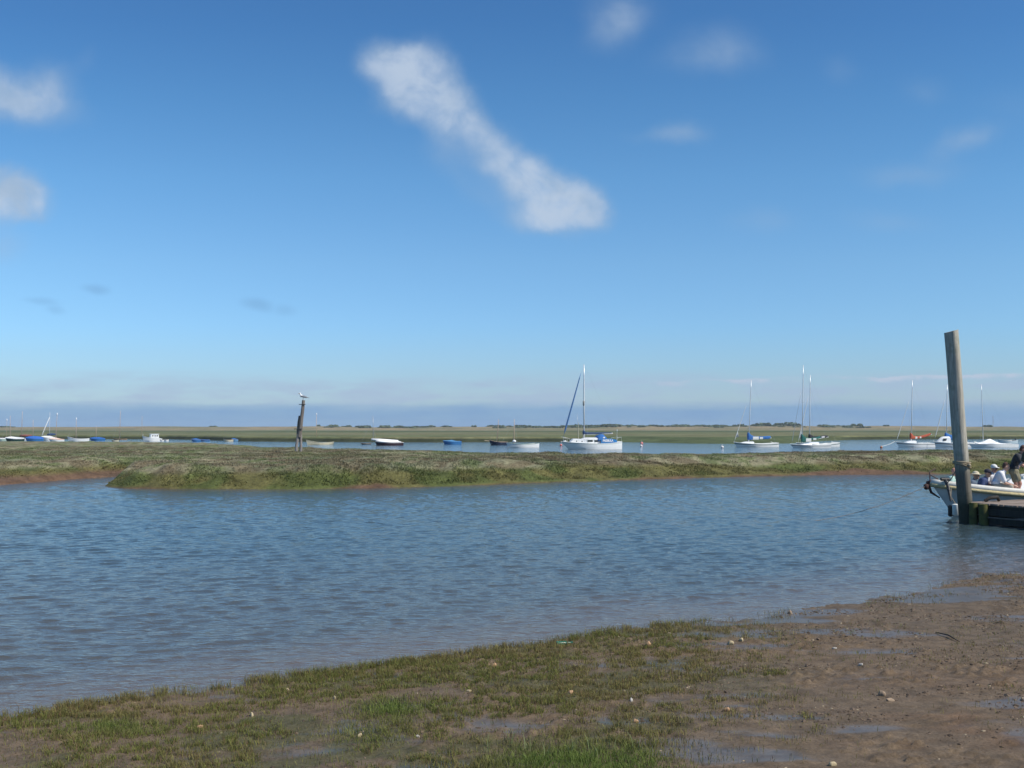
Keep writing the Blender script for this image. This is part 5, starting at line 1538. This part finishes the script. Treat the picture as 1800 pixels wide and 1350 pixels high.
def person(label, loc, rz, J, shirt, shorts, skin_m, hair=None, hat=None, glasses=False, sleeve=.55, shoes=None, group=None, trouser_len=.9, hat_m=None, brim=True):
    """J: joints in metres, figure faces -y, x to its left. Keys: pel, che, nek, hed, shl/shr, ell/elr, wrl/wrr, hil/hir, knl/knr, anl/anr, look (unit vector)"""
    root = thing('person', label, 'person', loc, rz, group)
    V_ = {k: Vector(v) for k, v in J.items()}
    mb = MB()
    spine = [V_['pel'], V_['pel'].lerp(V_['che'], .5), V_['che']]
    mb.cap2(V_['hil'].lerp(V_['hir'], .15), .125, V_['hir'].lerp(V_['hil'], .15), .125)
    mb.cap2(V_['pel'], .125, V_['pel'].lerp(V_['che'], .5), .122); mb.cap2(V_['pel'].lerp(V_['che'], .45), .125, V_['che'], .135)
    mb.cap2(V_['shl'].lerp(V_['che'], .25), .085, V_['shr'].lerp(V_['che'], .25), .085)
    mb.cap2(V_['che'].lerp(V_['shl'], .5), .10, V_['che'].lerp(V_['pel'], .4) + (V_['shl'] - V_['che']) * .3, .10)
    mb.cap2(V_['che'].lerp(V_['shr'], .5), .10, V_['che'].lerp(V_['pel'], .4) + (V_['shr'] - V_['che']) * .3, .10)
    mb.cap2(V_['che'].lerp(V_['nek'], .6), .075, V_['nek'], .056); mb.cap2(V_['nek'], .056, V_['hed'], .055)
    look = V_['look'].normalized(); up = (V_['hed'] - V_['nek']).normalized(); up = (up + Vector((0, 0, 1))).normalized()
    sd = up.cross(look).normalized(); up = look.cross(sd) * 1.0
    if up.z < 0: up = -up
    h = V_['hed']
    q = Matrix((sd, look, up)).transposed().to_quaternion()
    hp = lambda a, f, u: h + sd * a + look * f + up * u
    mb.ell(hp(0, -.012, .035), (.077, .092, .098), rot=q.to_euler(), n=18, m=12)                    # skull
    mb.ell(hp(0, .022, -.045), (.056, .068, .070), rot=q.to_euler(), n=16, m=10)                   # jaw
    mb.cap2(hp(0, .086, .012), .011, hp(0, .104, -.022), .016, n=8)                               # nose
    mb.ell(hp(0, .080, -.055), (.026, .014, .007), rot=q.to_euler()); mb.ell(hp(0, .080, -.066), (.022, .013, .007), rot=q.to_euler())  # lips
    mb.ell(hp(0, .075, .038), (.05, .016, .010), rot=q.to_euler())                               # brow
    mb.ell(hp(0, .068, -.098), (.022, .018, .016), rot=q.to_euler())                              # chin
    for s in (-1, 1):
        mb.ell(hp(s * .079, -.008, .0), (.010, .020, .032), rot=q.to_euler())                       # ears
    for a, b_, c_, sg in (('shl', 'ell', 'wrl', 1), ('shr', 'elr', 'wrr', -1)):
        mb.cap2(V_[a], .056, V_[b_], .041); mb.cap2(V_[b_], .043, V_[c_], .027)
        hd = (V_[c_] - V_[b_]).normalized(); hd = (hd + Vector(J.get('hd', (0, 0, -.3)))).normalized()
        hand(mb, V_[c_], hd, Vector((-sg, -.4, .3)), .55)
    for a, b_, c_ in (('hil', 'knl', 'anl'), ('hir', 'knr', 'anr')):
        mb.cap2(V_[a], .092, V_[b_], .060); mb.cap2(V_[b_], .058, V_[b_].lerp(V_[c_], .4), .056); mb.cap2(V_[b_].lerp(V_[c_], .35), .056, V_[c_], .036)
        f = V_[c_] + Vector((0, -.15, -.045)); mb.cap2(V_[c_] + Vector((0, .03, -.04)), .038, f, .028)
    mb.build('body', skin_m, root, remesh=.0085)
    # shirt
    mb = MB(); g = .020
    mb.cap2(V_['hil'].lerp(V_['hir'], .2) + Vector((0, 0, .10)), .118 + g, V_['hir'].lerp(V_['hil'], .2) + Vector((0, 0, .10)), .118 + g)
    mb.cap2(V_['pel'].lerp(V_['che'], .25), .128 + g, V_['pel'].lerp(V_['che'], .6), .125 + g); mb.cap2(V_['pel'].lerp(V_['che'], .5), .128 + g, V_['che'], .137 + g)
    mb.cap2(V_['shl'].lerp(V_['che'], .22), .087 + g, V_['shr'].lerp(V_['che'], .22), .087 + g)
    for s_ in ('shl', 'shr'):
        mb.cap2(V_['che'].lerp(V_[s_], .5), .102 + g, V_['che'].lerp(V_['pel'], .4) + (V_[s_] - V_['che']) * .3, .10 + g)
    for a, b_, c_ in (('shl', 'ell', 'wrl'), ('shr', 'elr', 'wrr')):
        e = V_[a].lerp(V_[b_], min(1, sleeve / .55 * .72)) if sleeve < 1 else V_[b_]
        mb.cap2(V_[a], .062 + g, e, .052 + g * 1.2)
        if sleeve >= 1: mb.cap2(V_[b_], .056 + g, V_[c_].lerp(V_[b_], .05), .038 + g * .6)
    mb.cap2(V_['che'].lerp(V_['nek'], .5), .075 + g * .6, V_['che'].lerp(V_['nek'], .85), .062 + g * .4)
    mb.build('shirt', shirt, root, remesh=.012)
    mb = MB(); g = .024
    mb.cap2(V_['hil'].lerp(V_['hir'], .15), .125 + g, V_['hir'].lerp(V_['hil'], .15), .125 + g)
    for a, b_, c_ in (('hil', 'knl', 'anl'), ('hir', 'knr', 'anr')):
        mb.cap2(V_[a], .094 + g, V_[a].lerp(V_[b_], min(1, trouser_len)), .072 + g)
        if trouser_len > 1: mb.cap2(V_[b_], .066 + g, V_[b_].lerp(V_[c_], .95), .046 + g)
    mb.build('shorts' if trouser_len <= 1 else 'trousers', shorts, root, remesh=.013)
    for c_ in ('anl', 'anr'):
        mb = MB(); mb.cap2(V_[c_] + Vector((0, .035, -.045)), .045, V_[c_] + Vector((0, -.17, -.052)), .036); mb.build('shoe', shoes or M_boot, root, remesh=.012)
    if hair:
        mb = MB(); mb.ell(hp(0, -.024, .052), (.084, .090, .092), rot=q.to_euler(), n=18, m=12); mb.ell(hp(0, -.060, .0), (.074, .055, .075), rot=q.to_euler(), n=14, m=10)
        mb.ell(hp(.03, .045, .095), (.05, .05, .035), rot=q.to_euler())
        mb.build('hair', hair, root, remesh=.010)
    if hat:
        mb = MB(); mb.ell(hp(0, -.012, .062), (.090, .104, .084), rot=q.to_euler(), n=18, m=12)
        if brim == 'peak': mb.ell(hp(0, .10, .055), (.070, .075, .012), rot=q.to_euler(), n=14, m=8)
        else: mb.ell(hp(0, 0, .052), (.155, .165, .012), rot=q.to_euler(), n=20, m=8)
        mb.build('hat', hat_m, root, remesh=.010)
    for s in (-1, 1):
        mb = MB(); mb.ell(hp(s * .030, .079, .012), (.012, .008, .008), rot=q.to_euler()); mb.build('eye', M_black, root)
    if glasses:
        mb = MB()
        for s in (-1, 1):
            mb.ell(hp(s * .034, .090, .012), (.030, .012, .022), rot=q.to_euler()); mb.tube([hp(s * .06, .086, .018), hp(s * .084, 0, .02)], .005, 5)
        mb.tube([hp(-.01, .098, .016), hp(.01, .098, .016)], .005, 5)
        mb.build('sunglasses', M_black, root, smooth=True)
    return root


def sit(lean=.12, tw=0.0, arms=((.20, -.30, .16), (-.20, -.30, .16)), look=(0, -1, -.05), elb=((.27, -.06, .24), (-.27, -.06, .24)), hd=(0, 0, -.3)):
    """seated on the origin"""
    c = Vector((0, -lean * .6 + .02, .42)); n = Vector((0, -lean - .01, .575)); h = n + Vector((look[0] * .03, look[1] * .03 - .01, .125))
    return dict(pel=(0, .02, .11), che=c, nek=n, hed=h, shl=c + Vector((.185, -.01, .065)), shr=c + Vector((-.185, -.01, .065)),
                ell=elb[0], elr=elb[1], wrl=arms[0], wrr=arms[1], hil=(.10, 0, .09), hir=(-.10, 0, .09), knl=(.13, -.43, .10), knr=(-.13, -.43, .10),
                anl=(.12, -.40, -.28), anr=(-.12, -.40, -.28), look=look, hd=hd)


cl = lambda n, c, **k: mat(n, c, .9, noise=.2, scale=9, bump=.006, **k)
GP = 'people on the launch and jetty'
RX = math.radians
def seat_at(u, v_top, D, tot=.83):
    q = Q3(u, v_top, D); return (q.x, q.y, q.z - tot)
# facing = rz 0 looks at the camera (-y); rz +90deg looks to +x (right)
person('person behind the pile, balding, in a pale green striped shirt, seated at the bow', seat_at(1665.5, 822, 31.5), RX(70), sit(look=(-.1, -1, 0)),
       cl('green_striped_shirt', (.42, .60, .52), c2=(.30, .42, .38), stretch=(.2, .2, 6)), cl('stone_shorts', (.3, .27, .2)), SK1, group=GP)
person('person half hidden by the pile, in a cream sun hat', seat_at(1703, 826.5, 31.9, .86), RX(60), sit(look=(0, -1, -.1)),
       cl('slate_shirt', (.10, .14, .20)), cl('grey_trousers', (.12, .12, .13)), SK3, hat=True, hat_m=cl('cream_hat', (.62, .55, .40)), group=GP)
person('seated person in a navy shirt, dark cap and sunglasses', seat_at(1721, 822.5, 31.3, .86), RX(58), sit(lean=.16, look=(.1, -1, -.12), arms=((.10, -.34, .15), (-.16, -.32, .15))),
       cl('navy_shirt', (.035, .055, .14)), cl('dark_shorts', (.06, .06, .07)), SK3, hat=True, hat_m=cl('dark_cap', (.03, .03, .045)), brim='peak', glasses=True, group=GP)
person('seated person in a white cap, behind the navy shirt', seat_at(1736, 814.5, 32.0, .86), RX(35), sit(look=(0, -1, -.15)),
       cl('white_shirt_far', (.62, .62, .64)), cl('blue_trousers', (.10, .14, .22)), SK1, hat=True, hat_m=cl('white_cap', (.75, .75, .72)), brim='peak', glasses=True, group=GP, trouser_len=1.2)
person('person in a white T-shirt with brown hair, leaning forward, hands on knees', seat_at(1748, 812.5, 31.15, .83), RX(68),
       sit(lean=.24, look=(.05, -1, -.25), arms=((.12, -.50, .13), (-.14, -.48, .13)), elb=((.24, -.26, .20), (-.24, -.24, .20)), hd=(0, -.4, -.1)),
       cl('white_tshirt', (.78, .78, .80)), cl('beige_shorts', (.42, .38, .30)), SK2, hair=cl('brown_hair', (.09, .05, .035)), group=GP)
# standing man, stooping forward
fz = .50
stand = dict(pel=(0, .10, .93), che=(0, -.04, 1.28), nek=(0, -.13, 1.44), hed=(0, -.19, 1.555), shl=(.20, -.04, 1.36), shr=(-.20, -.04, 1.36),
             ell=(.30, -.10, 1.10), elr=(-.26, -.16, 1.10), wrl=(.24, -.34, .96), wrr=(-.13, -.36, .93), hil=(.10, .09, .88), hir=(-.10, .09, .88),
             knl=(.12, -.07, .50), knr=(-.13, .02, .48), anl=(.13, .06, .09), anr=(-.14, .20, .09), look=(0, -1, -.35), hd=(0, -.2, -.5))
p = Q3(1785, 800, 31.1)
person('standing man stooping in a black polo shirt and khaki shorts', (p.x, p.y, fz), RX(58), stand,
       cl('black_polo', (.030, .034, .040)), cl('khaki_shorts', (.22, .20, .13)), SK1, hair=cl('auburn_hair', (.13, .065, .045)), shoes=cl('brown_shoe', (.08, .05, .04)), group=GP, trouser_len=.68)
p = Q3(1813, 800, 29.7)
st2 = dict(stand); st2.update(ell=(.28, -.05, 1.10), elr=(-.28, -.05, 1.10), wrl=(.22, -.28, 1.05), wrr=(-.25, -.25, 1.02), che=(0, .02, 1.30), nek=(0, 0, 1.47), hed=(0, -.03, 1.60), look=(0, -1, -.1))
person('person in dark olive standing on the jetty, cut by the right edge', (p.x, p.y, .60), RX(-60), st2,
       cl('olive_shirt', (.055, .065, .05)), cl('olive_trousers', (.08, .08, .06)), SK2, hair=cl('fair_hair', (.42, .32, .22)), group=GP, trouser_len=1.2)

# ---------------------------------------------------------------- stones and litter on the near mud
M_st = [mat('cream_flint', (.46, .37, .22), .8, noise=.3, scale=30, bump=.004), mat('orange_stone', (.46, .28, .15), .8, noise=.3, scale=30, bump=.004),
        mat('white_shell', (.42, .39, .34), .6, noise=.2, scale=40), mat('tan_stone', (.33, .24, .16), .85, noise=.3, scale=25, bump=.004)]


def stone(u, v, wpx, hpx, mi, label, seed, cat='stone', name='stone'):
    q = near_hit(u, v + hpx * .35)
    D = q[1]; r = wpx / 2 * D / FPX * .84; h = hpx / FPX * D * .48
    rr = np.random.default_rng(seed); mb = MB()
    mb.ell((0, 0, 0), (r, r * .8, h), n=16, m=11)
    ph = rr.random(6) * 6.28
    mb.v = [tuple(np.array(p) * (1 + .20 * math.sin(p[0] / r * 2.3 + ph[0]) * math.cos(p[2] / h * 2 + ph[1]) + .12 * math.sin(p[1] / r * 4 + ph[2]) + .08 * math.sin(p[0] / r * 6 + ph[3]))) for p in mb.v]
    o = mb.build(name, M_st[mi], None, smooth=35)
    o.location = (q[0], q[1], q[2] + h * .45); o.rotation_euler = (rr.uniform(-.3, .3), rr.uniform(-.3, .3), rr.uniform(0, 6))
    tag(o, label, cat, 'loose stones on the mud')
ST = [(352, 1277, 15, 11, 1, 'orange-tan stone in the left grass, largest there'), (443, 1256, 9, 9, 0, 'pale round stone right of the orange-tan one'), (505, 1212, 8, 7, 0, 'small cream stone in the left shore grass'),
      (588, 1226, 6, 7, 0, 'tiny pale stone in the grass below the shoreline, left of centre'), (632, 1292, 10, 8, 0, 'cream stone near the bottom, left of the bright tuft'), (825, 1214, 12, 6, 0, 'flat cream stone in mid grass'),
      (869, 1169, 10, 8, 1, 'tan stone at the water edge grass, centre'), (1003, 1216, 10, 8, 1, 'brownish stone in the grass right of centre'), (1110, 1230, 8, 8, 2, 'small bright white shell in the grass'),
      (1140, 1132, 11, 10, 1, 'tan stone near the shore above the white shell'), (1117, 1267, 12, 9, 1, 'orange-tan stone below the white shell'), (1284, 1130, 13, 9, 0, 'cream flint, left one of the close pair by the shore'),
      (1303, 1124, 10, 9, 0, 'cream flint, right one of the close pair by the shore'), (1277, 1247, 14, 10, 1, 'cream-orange stone on bare mud right of the grass'), (1550, 1219, 14, 12, 3, 'upright tan stone with a dark shadow on the bare mud'),
      (1565, 1230, 18, 8, 3, 'low grey-tan stone lying against the upright one'), (1463, 1342, 17, 9, 0, 'flat cream stone at the bottom edge of the mud'), (1467, 1139, 10, 4, 2, 'flat white shell on the right-hand mud'),
      (1388, 1076, 8, 8, 3, 'dark lump at the water line on the right'), (735, 1294, 8, 6, 2, 'small white shell beside the bright tuft'), (1513, 1168, 11, 6, 2, 'grey-white shell on the right-hand mud')]
for i, s in enumerate(ST):
    stone(*s, seed=40 + i, cat='shell' if 'shell' in s[5] else 'stone', name='shell' if 'shell' in s[5] else 'stone')
# green glass bottle end and drift stick
q = near_hit(990, 1134)
mb = MB(); mb.tube([(-.09, 0, 0), (-.085, 0, 0), (.03, 0, .0), (.06, 0, .005), (.12, 0, .01)], [.02, .032, .032, .014, .013], 10)
o = mb.build('bottle', mat('green_glass', (.01, .13, .08), .2, noise=.3), None, smooth=40); o.location = (q[0], q[1], q[2] + .018); o.rotation_euler = (0, 0, .2)
tag(o, 'small green bottle lying at the water edge', 'bottle')
q0, q1 = near_hit(1645, 1113), near_hit(1687, 1130)
mb = MB(); mb.tube([Vector(q0) + Vector((0, 0, .012)), Vector(q0).lerp(Vector(q1), .5) + Vector((.02, .02, .03)), Vector(q1) + Vector((0, 0, .012))], [.006, .009, .004], 7)
tag(mb.build('stick', M_pileb, None, smooth=True), 'dark drift stick lying on the right-hand mud', 'stick')
# pebbles, worm casts and shell bits nobody could count
n = 24000
x = rng.uniform(-6, 12, n * 3); y = rng.uniform(5, 19, n * 3); z_, d = near_z(x, y, False)
u, v = project(x, y, z_)
kk = (d > .15) & (rng.random(n * 3) < (.12 + .88 * sstep(900, 1350, u)) * sstep(.40, .6, fbm(x * 1.1, y * 1.3, 601, 3))) & (u > 0) & (u < 1800) & (v < 1360)
x, y = x[kk], y[kk]; z = near_h(x, y); n = len(x)
ico = np.array([(0, 0, 1), (.9, 0, .3), (.28, .85, .3), (-.72, .53, .3), (-.72, -.53, .3), (.28, -.85, .3), (.7, .5, -.4), (-.28, .85, -.4), (-.9, 0, -.4), (-.28, -.85, -.4), (.7, -.5, -.4)])
icf = np.array([(0, 1, 2), (0, 2, 3), (0, 3, 4), (0, 4, 5), (0, 5, 1), (1, 6, 2), (2, 7, 3), (3, 8, 4), (4, 9, 5), (5, 10, 1), (2, 6, 7), (3, 7, 8), (4, 8, 9), (5, 9, 10), (1, 10, 6)])
s = np.minimum(np.exp(rng.normal(math.log(.0078), .58, n)), .021); s3 = np.stack([s * rng.uniform(.8, 1.8, n), s * rng.uniform(.7, 1.2, n), s * rng.uniform(.4, .9, n)], -1)
a = rng.random(n) * 6.28
pv = ico[None] * s3[:, None] * rng.uniform(.8, 1.2, (n, 11, 1))
pv = np.stack([pv[..., 0] * np.cos(a)[:, None] - pv[..., 1] * np.sin(a)[:, None], pv[..., 0] * np.sin(a)[:, None] + pv[..., 1] * np.cos(a)[:, None], pv[..., 2]], -1) + np.stack([x, y, z], -1)[:, None]
pc = np.array([.105, .075, .052]) * rng.uniform(.5, 1.6, n)[:, None]
pc = np.where((rng.random(n) < .04)[:, None], np.array([.30, .24, .16]), pc)
M_peb = blade_mat('pebble', .8); M_peb.node_tree.nodes['Mix Shader'].inputs[0].default_value = 0
o = mesh_np('pebbles', pv.reshape(-1, 3), (icf[None] + (np.arange(n) * 11)[:, None, None]).reshape(-1, 3), M_peb, np.repeat(pc[:, None], 11, 1).reshape(-1, 3), smooth=False)
tag(o, 'small dark pebbles and shell bits scattered over the bare mud', 'pebbles', kind='stuff')

# ---------------------------------------------------------------- bushes on the dune skyline
M_bush = [blade_mat('bush_leaves', .9)]


def bush_mesh(name, seed, n=420):
    r = np.random.default_rng(seed)
    lob = r.uniform(-1, 1, (7, 2)) * [.75, .4]; hs = r.uniform(.35, 1.0, 7)
    k = r.integers(0, 7, n)
    dirs = r.normal(0, 1, (n, 3)); dirs /= np.linalg.norm(dirs, axis=1)[:, None]
    p = np.stack([lob[k, 0] + dirs[:, 0] * .38, lob[k, 1] + dirs[:, 1] * .38, np.abs(hs[k] * .55 + dirs[:, 2] * .42 * hs[k])], -1)
    e1 = r.normal(0, 1, (n, 3)); e1 /= np.linalg.norm(e1, axis=1)[:, None]; e2 = np.cross(e1, dirs); e2 /= np.linalg.norm(e2, axis=1)[:, None] + 1e-6
    s = r.uniform(.06, .15, n)[:, None]
    v = np.stack([p - e1 * s - e2 * s, p + e1 * s - e2 * s, p + e1 * s + e2 * s, p - e1 * s + e2 * s], 1)
    c = np.array([.125, .165, .090]) * r.uniform(.5, 1.5, n)[:, None]
    o = mesh_np(name, v.reshape(-1, 3), np.arange(n * 4).reshape(n, 4), M_bush[0], np.repeat(c[:, None], 4, 1).reshape(-1, 3), smooth=False)
    me = o.data; bpy.data.objects.remove(o); return me
BM = [bush_mesh('bush_foliage', 900 + i) for i in range(5)]


def bush(u, wpx, hpx, D, label, group='bushes along the dune skyline', cat='bush', vb=None):
    x = (u - 900) / FPX * D
    z = far_h(x, D)
    o = bpy.data.objects.new('bush', BM[random.randrange(5)]); COL.objects.link(o)
    k = D / FPX
    o.location = (x, D, z - .4); o.scale = (wpx * k / 2, wpx * k / 2, hpx * k * 1.15); o.rotation_euler = (0, 0, random.choice((0, math.pi)) + random.uniform(-.2, .2))
    tag(o, label, cat, group)
small = 'dark green bush on the distant dune ridge'
for i in range(150):
    u = random.choice([random.uniform(560, 990), random.uniform(990, 1520), random.uniform(1000, 1500)])
    bush(u, random.uniform(9, 26), random.uniform(2.0, 4.4), random.uniform(1150, 1330), small)
for (u, w, h, l) in [(1505, 22, 5.5, 'single rounded dark bush on the bare ridge right of the rafted keelboats'), (1557, 10, 3.5, 'small dark bush left of the orange-covered keelboat mast'),
                     (1735, 15, 4.5, 'low dark bush on the ridge right of the boom tent mast'), (1390, 34, 6, 'broad clump of bushes between the rafted keelboat masts'), (1070, 60, 5, 'longest dark bush clump, on the ridge right of the yacht mast'),
                     (1340, 40, 5.5, 'broad dark bush clump above the blue sail cover'), (585, 24, 3.5, 'dark bush clump right of the white-topped mast'), (700, 22, 4, 'dark bush clump above the white-covered boat'),
                     (10, 30, 3, 'low dark scrub at the left edge of the horizon'), (375, 14, 3, 'lone dark bush on the left horizon')]:
    bush(u, w, h, 1240, l)
# lattice mast beyond the dunes
D = 1350.; x = (1745 - 900) / FPX * D; z = far_h(x, D); top = EYE + (754 - 731) / FPX * D
root = thing('radio_mast', 'thin lattice mast standing beyond the dunes at the right', 'radio mast', (x, D, z))
mb = MB(); h = top - z
for sx, sy in ((-1, -1), (1, -1), (1, 1), (-1, 1)):
    mb.tube([(sx * .8, sy * .8, -.5), (sx * .2, sy * .2, h)], .09, 4)
for i in range(10):
    a0 = .8 - .6 * i / 10; a1 = .8 - .6 * (i + 1) / 10
    mb.tube([(-a0, -a0, h * i / 10), (a1, -a1, h * (i + 1) / 10)], .05, 3); mb.tube([(a0, -a0, h * i / 10), (-a1, -a1, h * (i + 1) / 10)], .05, 3)
mb.build('lattice', M_wire, root)

# ---------------------------------------------------------------- the air between us and the dunes
mh = bpy.data.materials.new('sea_haze')
mh.use_nodes = True
t = mh.node_tree
for n_ in list(t.nodes): t.nodes.remove(n_)
pv_ = N(t, 'ShaderNodeVolumePrincipled', ins={'Color': (0.78, 0.87, 1.0, 1), 'Density': 0.00013, 'Anisotropy': 0.0})
N(t, 'ShaderNodeOutputMaterial', ins={'Volume': pv_.outputs[0]})
mb = MB(); mb.box((0, 0, 9.0), (5400, 5400, 22.0))
o = mb.build('haze', mh)
tag(o, 'thin pale sea haze over the marsh and channels', 'haze', kind='stuff')
SC.cycles.volume_bounces = 0
